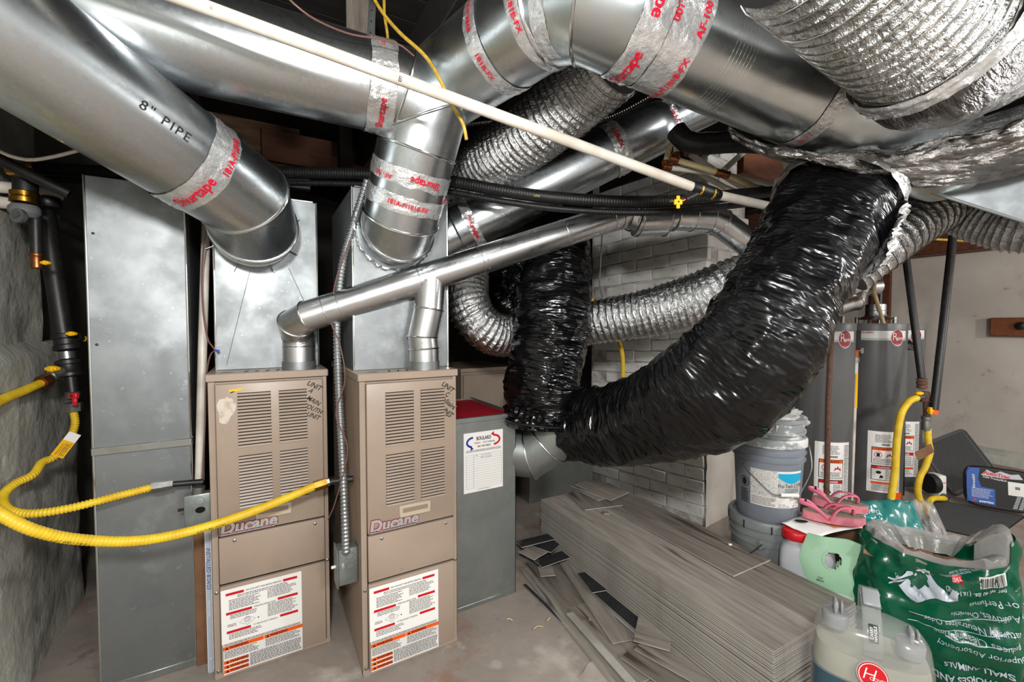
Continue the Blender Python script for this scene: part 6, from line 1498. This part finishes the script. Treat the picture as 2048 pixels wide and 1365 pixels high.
# ================================================================== water heaters
TR = 0.195; TH = 1.385
def heater(label, px, d, stub):
    c = at(px, 900, d); c.z = 0; t = thing('water_heater', label, 'water heater', c, 'grey water heaters')
    f = V((EYE.x - c.x, EYE.y - c.y, 0)).normalized(); s = V((-f.y, f.x, 0)); s = s if s.dot(RT) > 0 else -s
    MB().lathe([(TR * 0.97, 0), (TR, 0.01), (TR, TH - 0.05)], c, n=56, capb=False).build('jacket', 'tank', t)
    MB().lathe([(TR * 1.015, TH - 0.052), (TR * 1.02, TH - 0.012), (TR * 1.0, TH), (TR * 0.97, TH - 0.004), (0.001, TH - 0.004)], c, n=56).build('top_pan', 'tank_top', t)
    def cmT(x, y, l=0.002): ph = x / TR; return c + V((0, 0, y)) + (f * math.cos(ph) + s * math.sin(ph)) * (TR + l)
    bnd = panel(-0.085, 0.225, 1.255, 1.328, lambda x, y: cmT(x, y, 0.001), 'label_white', t, 'brand_band', nx=20)
    panel(-0.085, 0.225, 1.255, 1.272, lambda x, y: cmT(x, y, 0.0016), 'label_grey', t, 'band_lower_strip', nx=20)  # grey strip along the lower edge of the band
    text('CLASSIC', 0.020, lambda x, y: cmT(x, y, 0.002), 'maroon', bnd, off=(-0.045, 1.315), bold=0.02, sx=1.1)
    vs, fs = ellipse2(0.047, 0.062, n=36, cx=0.142, cy=1.275); lg = place2d(vs, fs, 'round_logo', 'white', t, lambda x, y: cmT(x, y, 0.0024))
    vs, fs = ellipse2(0.044, 0.058, n=36, cx=0.142, cy=1.275); place2d(vs, fs, 'logo_face', 'maroon', lg, lambda x, y: cmT(x, y, 0.003))
    text('R', 0.085, lambda x, y: cmT(x, y, 0.0036), 'white', lg, off=(0.122, 1.282), bold=-0.012, sx=0.7); text('heem', 0.038, lambda x, y: cmT(x, y, 0.0036), 'white', lg, off=(0.158, 1.272), bold=0.0, sx=0.62)
    # warning sheet
    x0, x1, z0, z1 = -0.025, 0.200, 0.090, 0.560
    sh = panel(x0, x1, z0, z1, lambda x, y: cmT(x, y, 0.001), 'paper', t, 'warning_sheet', nx=16)
    g = lambda x, y: cmT(x, y, 0.002); g2 = lambda x, y: cmT(x, y, 0.0028)
    smallprint(0.02, 0.13, 0.475, 0.535, g, sh, line=0.009, h=0.004, seed=81); multi([(0.06 + 0.006 * k, 0.0635 + 0.006 * k, 0.452, 0.466) for k in range(9)], g, 'blackprint', sh, 'barcode')
    def card(za, zb, m, word):
        panel(0.0, 0.150, za, zb, g, 'blackprint', sh, 'card_border', nx=10); cd = panel(0.004, 0.146, za + 0.004, zb - 0.004, lambda x, y: cmT(x, y, 0.0024), 'paper', sh, 'warning_card', nx=10)
        panel(0.004, 0.146, zb - 0.026, zb - 0.004, g2, m, cd, 'card_header', nx=10); text('! ' + word, 0.018, lambda x, y: cmT(x, y, 0.0032), 'blackprint' if m == 'orange' else 'white', cd, off=(0.075, zb - 0.015), bold=0.02)
        return cd
    cd = card(0.310, 0.440, 'orange', 'WARNING')
    vs, fs = ring2(0.024, 0.026, 0.004, cx=0.040, cy=0.380); place2d(vs, fs, 'ban_ring', 'red', cd, g2)
    panel(0.030, 0.050, 0.365, 0.395, g2, 'blackprint', cd, 'fuel_can', nx=2)
    place2d([(0.088, 0.362), (0.135, 0.362), (0.130, 0.385), (0.122, 0.376), (0.114, 0.398), (0.106, 0.380), (0.098, 0.386)], [tuple(range(7))], 'flame', 'red', cd, g2)
    smallprint(0.012, 0.140, 0.318, 0.350, g2, cd, line=0.008, h=0.004, seed=82)
    cd = card(0.185, 0.298, 'red', 'DANGER')
    vs, fs = ellipse2(0.016, 0.012, cx=0.045, cy=0.245); place2d(vs, fs, 'tap_print', 'blackprint', cd, g2); place2d([(0.05, 0.20), (0.075, 0.205), (0.07, 0.222), (0.055, 0.225)], [(0, 1, 2, 3)], 'hand_print', 'blackprint', cd, g2)
    smallprint(0.088, 0.142, 0.192, 0.264, g2, cd, line=0.009, h=0.004, seed=83)
    panel(0.0, 0.150, 0.155, 0.172, g2, 'orange', sh, 'notice_bar', nx=10); smallprint(0.005, 0.145, 0.105, 0.150, g2, sh, line=0.010, h=0.004, seed=84)
    smallprint(0.158, 0.195, 0.10, 0.54, g2, sh, line=0.010, h=0.0045, seed=85, ragged=0.1)
    # draught hood and flue stub
    if stub:
        for k in range(4):
            a = PI / 4 + k * PI / 2; q = c + V((math.cos(a), math.sin(a), 0)) * 0.075; MB().box(q.x - 0.008, q.x + 0.008, q.y - 0.003, q.y + 0.003, TH - 0.006, TH + 0.045).build('hood_leg', 'alum_dull', t)
        MB().lathe([(0.115, TH + 0.030), (0.105, TH + 0.042), (0.072, TH + 0.058), (0.066, TH + 0.075), (0.066, TH + 0.15)], c, n=36, capa=False, capb=False).build('draught_hood', 'alum', t)
        bead_at(t, c + V((0, 0, TH + 0.10)), (0, 0, 1), 0.067, 0.003, 'alum')
    for sg in (-1, 1):
        q = c + s * 0.115 * sg + f * 0.02; MB().cyl(q + V((0, 0, TH - 0.006)), q + V((0, 0, TH + 0.05)), 0.013, n=12).build('water_nipple', 'zinc', t)
    return t, c, f, s, cmT
h1_, c1, hf1, hs1, _ = heater('grey water heater nearest the huge black duct, behind the rusty upright pipe', 1638, 3.20, True)
h2_, c2, hf2, hs2, cmT2 = heater('middle grey water heater with fully visible CLASSIC band', 1743, 3.50, True)
h3_, c3_, hf3, hs3, _ = heater('farthest grey water heater beside the right plaster wall', 1784, 3.86, False)
vs, fs = ellipse2(0.035, 0.035, cx=0.20, cy=0.06); place2d(vs, fs, 'orange_sticker', 'orange', h2_, lambda x, y: cmT2(x, y, 0.002))
# flue elbow and cross pipe over the heaters
fc = V((c2.x, c2.y, TH + 0.14)); a0 = at(1748, 570, 3.5); a1 = at(1640, 580, 3.35)
rigid('heater_flue', 'aluminium flue running level above the water heaters to the left', 'pipe', [V((c1.x + 0.16, c1.y, TH + 0.12)), at(1708, 604, 3.34), at(1714, 588, 3.36), at(1722, 578, 3.37)], 0.066, m='alum', beads=[1, 2], bead_r=0.004)
rigid('heater_flue', 'shiny horizontal flue pipe end above the middle water heater', 'pipe', [at(1630, 579, 3.28), at(1728, 574, 3.38), at(1750, 572, 3.40)], 0.072, m='alum', beads=[1], bead_r=0.004)
text('4" PIPE', 0.026, cylmap(at(1712, 574, 3.36), at(1745, 573, 3.40) - at(1660, 578, 3.30), 0.072, rotv(toward(at(1722, 574, 3.38), RT), RT, -20), RT, 0.001), 'greyprint', bpy.data.objects['heater_flue.001'])
# water pipes above
pipe('water_pipe', 'cream water pipe rising from the middle heater past the flue', 'pipe', [V((c2.x, c2.y, TH)) + hs2 * 0.05 + hf2 * 0.10, at(1748, 585, 3.30), at(1752, 500, 3.35)], 0.013, 'cpvc')
pipe('water_pipe', 'pale pipe behind the black duct edge above first heater', 'pipe', [at(1722, 560, 3.4), at(1736, 500, 3.4)], 0.015, 'pvc')
# relief valve with white drain pipe; rusty pipe
rv = thing('relief_valve', 'brass relief valve with white drain pipe between the first two heaters', 'valve', at(1708, 1000, 3.25))
q = at(1712, 702, 3.26)
MB().cyl(q - RT * 0.04, q + RT * 0.02, 0.017, n=16).build('valve_body', 'copper', rv); MB().cyl(q, q - V((0, 0, 0.05)), 0.020, n=16).build('outlet', 'copper', rv)
MB().obox(q + RT * 0.045, RT * 0.012, FW * 0.004, UP * 0.022, bev=0.002).build('test_lever', 'alum_dull', rv)
MB().cyl(q - V((0, 0, 0.05)), q - V((0, 0, 0.085)), 0.023, n=16).build('coupling', 'zinc', rv)
MB().cyl(q - V((0, 0, 0.08)), V((q.x - 0.02, q.y, 0.0)), 0.0165, n=16).build('drain_pipe', 'pvc', rv)
MB().obox(q - V((0.004, 0, 0.30)) - FW * 0.0165, RT * 0.009, FW * 0.001, V((0, 0, 0.13))).build('yellow_sticker', 'yellow_valve', rv)
pipe('iron_pipe', 'rusty brown upright pipe in front of the first water heater', 'pipe', [at(1664, 640, 2.92), at(1657, 800, 2.92), V((at(1652, 1045, 2.90).x, at(1652, 1045, 2.90).y, 0.0))], 0.0165, 'rusty')

# black gas pipes at right
gp = thing('gas_pipe', 'black iron gas pipe ending in rusty fittings and tee by the heaters', 'pipe', at(1850, 830, 3.0))
u0, u1 = at(1800, 425, 3.15), at(1843, 756, 3.0)
MB().cyl(u0, u1, 0.022, n=18).build('riser', 'black_iron', gp)
collar(gp, at(1844, 757, 3.0), (0.03, 0, -1), [(0.026, 0), (0.030, 0.006), (0.030, 0.016), (0.024, 0.02), (0.031, 0.028), (0.031, 0.04), (0.024, 0.045), (0.029, 0.052), (0.029, 0.066), (0.022, 0.072)], 'rusty', 'union')
collar(gp, at(1849, 784, 3.0), (0.02, 0, -1), [(0.026, 0), (0.030, 0.01), (0.030, 0.06), (0.024, 0.07)], 'rusty', 'tee')
MB().cyl(at(1853, 805, 3.0), at(1854, 845, 3.0), 0.020, n=14).build('nipple', 'rusty', gp)
collar(gp, at(1853, 832, 3.0), (0, 0, -1), [(0.022, 0), (0.028, 0.006), (0.028, 0.03), (0.024, 0.034), (0.026, 0.06), (0.026, 0.10), (0.02, 0.104)], 'zinc', 'valve_body')
MB().cyl(at(1848, 794, 2.99), at(1832, 796, 2.95), 0.018, n=12).build('side_nipple', 'zinc', gp)
valve_handle(gp, at(1838, 787, 2.96), s=1.2)
gp2 = thing('gas_pipe', 'black capped gas pipe hanging from the ceiling beside right wall', 'pipe', at(1868, 830, 2.95))
MB().cyl(at(1911, 425, 3.1), at(1868, 820, 2.95), 0.024, n=18).build('riser', 'black_iron', gp2)
MB().cyl(at(1868, 820, 2.95), at(1867, 829, 2.95), 0.023, n=14).build('red_cap', 'orange', gp2)
valve_handle(gp2, at(1860, 822, 2.94), s=1.2, ax=UP, ay=RT)
hose('gas_hose', 'yellow gas hose curving down in front of the middle water heater', 'hose', [at(1834, 796, 2.95), at(1818, 804, 2.93), at(1802, 830, 2.90), at(1794, 880, 2.88), at(1790, 940, 2.87), at(1782, 1000, 2.86), at(1776, 1040, 2.86)], 0.0215, n=16)
hv, hpv = hose('gas_hose', 'yellow gas hose hanging straight below the rusty tee with paper tag', 'hose', [at(1855, 852, 3.0), at(1857, 885, 2.99), at(1860, 905, 2.98), at(1850, 935, 2.97), at(1840, 955, 2.96), at(1836, 985, 2.96), at(1846, 1020, 2.96)], 0.0200, n=16)
q = at(1849, 905, 2.94); MB().obox(q, RT * 0.055 + UP * 0.03, UP * 0.028 - RT * 0.012, FW * 0.001).build('paper_tag', 'cardboard', hv)
# gas control on the farthest heater
gc_ = thing('gas_control', 'white and black gas control valve at foot of the farthest heater', 'gas control', at(1872, 1000, 3.35))
q = at(1874, 970, 3.40)
MB().obox(q, RT * 0.030, FW * 0.05, UP * 0.085, bev=0.012, seg=2).build('white_housing', 'white', gc_)
MB().cyl(q - RT * 0.025 + UP * 0.01, q - RT * 0.075 + UP * 0.01, 0.075, n=24).build('control_dial', 'rubber', gc_)
MB().cyl(q - FW * 0.03 - UP * 0.07, q - FW * 0.07 - UP * 0.09, 0.028, n=16).build('gas_inlet', 'zinc', gc_)
MB().obox(q - FW * 0.051 + UP * 0.03, RT * 0.022, FW * 0.001, UP * 0.003).build('orange_mark', 'orange', gc_)
hose('gas_hose', 'short yellow gas hose leaving the white gas control', 'hose', [q - FW * 0.06 - UP * 0.085, at(1862, 1000, 3.2), at(1850, 1030, 3.1)], 0.02, n=14)
q = at(1812, 690, 3.40); crumple('foam_cap', 'black foam insulated pipe cap between second and third heaters', 'insulation', q - V((0, 0, 0.02)), 0.05, 0.05, 0.055, 'black_hose', 2.0, amp=0.12)
pipe('insulated_pipe', 'black insulated pipe running down behind the foam cap', 'pipe', [at(1806, 700, 3.52), V((at(1806, 860, 3.5).x, at(1806, 860, 3.5).y, 0))], 0.022, 'black_hose')

# ================================================================== right wall board, mats, zip bag
bd2 = thing('wall_board', 'varnished brown board with black knob fixed to the right wall', 'board', (6.37, 1.2, 1.27))
y1 = ox(1982, 655, 6.36).y
MB().box(6.33, 6.398, y1 - 1.0, y1, 1.262, 1.445, bev=0.004).build('plank', 'wood_brown', bd2)
kq = ox(2044, 652, 6.33); MB().lathe([(0.02, 0), (0.035, 0.01), (0.038, 0.03), (0.02, 0.04), (0.001, 0.042)], kq, (-1, 0, 0), n=14).build('knob', 'black_iron', bd2)

fmt = thing('rubber_mat', 'black ribbed rubber mat lying flat on the floor by the wall', 'mat', oz(1950, 1040))
a, b_, c_, d_ = oz(1866, 1000), oz(2050, 1036), oz(1984, 1084), oz(1846, 1046)
d_ = a + (c_ - b_)
b = MB(); b.hexa([a, d_, c_, b_] + [q + V((0, 0, 0.008)) for q in (a, d_, c_, b_)]); b.build('mat_base', 'rubber', fmt)
nr = 34; mb = MB()
for k in range(nr):
    f0 = (k + 0.5) / nr; p0, p1 = a.lerp(d_, f0), b_.lerp(c_, f0); mb.obox((p0 + p1) / 2 + V((0, 0, 0.009)), (p1 - p0) * 0.49, (d_ - a) * (0.28 / nr), V((0, 0, 0.002)))
mb.build('mat_ribs', 'rubber_grey', fmt, kind='stuff', smooth=False)
# perforated mat leaning on the farthest heater
lm = thing('rubber_mat', 'grey perforated rubber mat leaning upright against the farthest heater', 'mat', oz(1910, 993))
D = oz(1908, 994, 0.01); A = at(1838, 892, 3.72); B = at(1926, 858, 3.85); C_ = D + (B - A) * 1.0
U1, V1 = (B - A), (D - A)
nrm = U1.cross(V1).normalized(); nrm = nrm if nrm.dot(EYE - A) > 0 else -nrm
def LM(u, v, l=0.0): return A + U1 * u + V1 * v + nrm * l
out = []
for (cx, cy, a0) in ((0.90, 0.92, 0), (0.10, 0.92, 90), (0.10, 0.08, 180), (0.90, 0.08, 270)):
    for k in range(5): t = R(a0 + 22.5 * k); out.append((cx + 0.10 * math.cos(t), cy + 0.08 * math.sin(t)))
b = MB(); b.face([b.v(LM(u, v, -0.008)) for u, v in out]); P0 = [b.v(LM(u, v, 0.0)) for u, v in out]; P1 = [b.v(LM(u, v, -0.008)) for u, v in out]; b.face(P0)
for i in range(len(P0)): b.face([P0[i], P0[(i + 1) % len(P0)], P1[(i + 1) % len(P0)], P1[i]])
b.build('mat_sheet', 'rubber_grey', lm, smooth=False)
rim = [LM(u, v, 0.003) for u, v in out]; MB().sweep(rim, 0.007, n=8, closed=True).build('mat_rim', 'rubber_grey', lm)
mb = MB(); nx, ny = 24, 34
for i in range(nx):
    for j in range(ny):
        u = 0.05 + 0.90 * (i + (0.5 if j % 2 else 0.0)) / nx; v = 0.05 + 0.90 * j / ny
        if u > 0.95: continue
        mb.face([mb.v(LM(u + 0.013 * math.cos(t), v + 0.010 * math.sin(t), 0.0012)) for t in (0, PI / 3, 2 * PI / 3, PI, 4 * PI / 3, 5 * PI / 3)])
mb.build('mat_holes', 'slot', lm, kind='stuff', smooth=False)
# zip bag with printed insert
zc = oz(1996, 1022, 0.0); zf = V((EYE.x - zc.x, EYE.y - zc.y, 0)).normalized(); zf = rotv(zf, (0, 0, 1), 12); zs = V((-zf.y, zf.x, 0)); zs = zs if zs.dot(RT) > 0 else -zs
zu = (V((0, 0, 1)) - zf * 0.25).normalized(); zn = zs.cross(zu); zn = zn if zn.dot(zf) > 0 else -zn
zb = thing('zip_bag', 'black zip bag with blue printed card resting on the ribbed mat', 'bag', zc)
zo = zc + V((0, 0, 0.165)) ; hw, hh = 0.185, 0.150
loft(MB(), [(zo + zn * z, zs * hw * w_, zu * hh * w_, 5) for z, w_ in ((-0.05, 0.86), (-0.045, 0.97), (0.0, 1.0), (0.040, 0.98), (0.048, 0.93))], n=48).build('bag_body', 'bag_black', zb)
ol = []
for k in range(48):
    t = 2 * PI * k / 48; cx, sx = math.cos(t), math.sin(t); ol.append(zo + zn * 0.046 + zs * hw * 0.955 * abs(cx) ** 0.4 * (1 if cx >= 0 else -1) + zu * hh * 0.955 * abs(sx) ** 0.4 * (1 if sx >= 0 else -1))
MB().sweep(ol, 0.005, n=6, closed=True).build('piping', 'black', zb)
zfm = flat(zo + zn * 0.048, zs, zu, 0.002)
ins = panel(-0.165, 0.165, -0.125, 0.125, zfm, 'blackprint', zb, 'printed_insert', lift=0.001)
place2d([(-0.175, -0.12), (-0.03, -0.125), (-0.03, -0.01), (-0.10, -0.005), (-0.115, 0.05), (-0.105, 0.128), (-0.165, 0.128), (-0.178, 0.09)], [tuple(range(8))], 'blue_card', 'bag_blue', zb, lambda x, y: zfm(x, y, 0.0022))
z3 = lambda x, y: zfm(x, y, 0.0034)
text('light truck/SUV', 0.020, z3, 'white', zb, off=(-0.138, 0.03), rot=R(90), bold=0.02, sx=0.8)
text('AutoTrac', 0.034, z3, 'redprint', zb, off=(-0.02, 0.095), rot=R(-6), bold=0.05); text('Light Trucks/SUV', 0.017, z3, 'white', zb, off=(-0.03, 0.065), rot=R(-6), bold=0.02)
text('peerless', 0.022, z3, 'white', zb, off=(-0.075, -0.108), bold=0.03); vs, fs = ellipse2(0.009, 0.009, cx=-0.135, cy=-0.105); place2d(vs, fs, 'round_mark', 'redprint', zb, z3)
smallprint(-0.15, -0.04, -0.085, -0.02, z3, zb, line=0.010, h=0.003, matn='white', seed=91)
panel(0.035, 0.120, -0.035, 0.060, z3, 'label_white', zb, 'white_price_card'); multi([(0.07 + 0.004 * k, 0.0725 + 0.004 * k, 0.01, 0.03) for k in range(6)], lambda x, y: zfm(x, y, 0.0045), 'blackprint', zb, 'barcode')
rs = []
for i in range(9):
    for j in range(4): rs.append((0.055 + 0.028 * j + 0.003 * i, 0.076 + 0.028 * j + 0.003 * i, -0.125 + 0.011 * i, -0.119 + 0.011 * i))
multi([r for r in rs if r[1] < 0.168], z3, 'tread', zb, 'tyre_tread')
place2d([(0.12, 0.065), (0.165, 0.08), (0.165, 0.0), (0.145, -0.03), (0.13, 0.0)], [(0, 1, 2, 3, 4)], 'tyre_side', 'tread', zb, z3)
place2d([(-0.10, 0.08), (-0.07, 0.125), (-0.03, 0.105), (0.0, 0.125), (0.05, 0.11), (0.09, 0.12), (0.11, 0.085), (0.02, 0.075)], [tuple(range(8))], 'white_splash', 'tread', zb, lambda x, y: zfm(x, y, 0.0028))
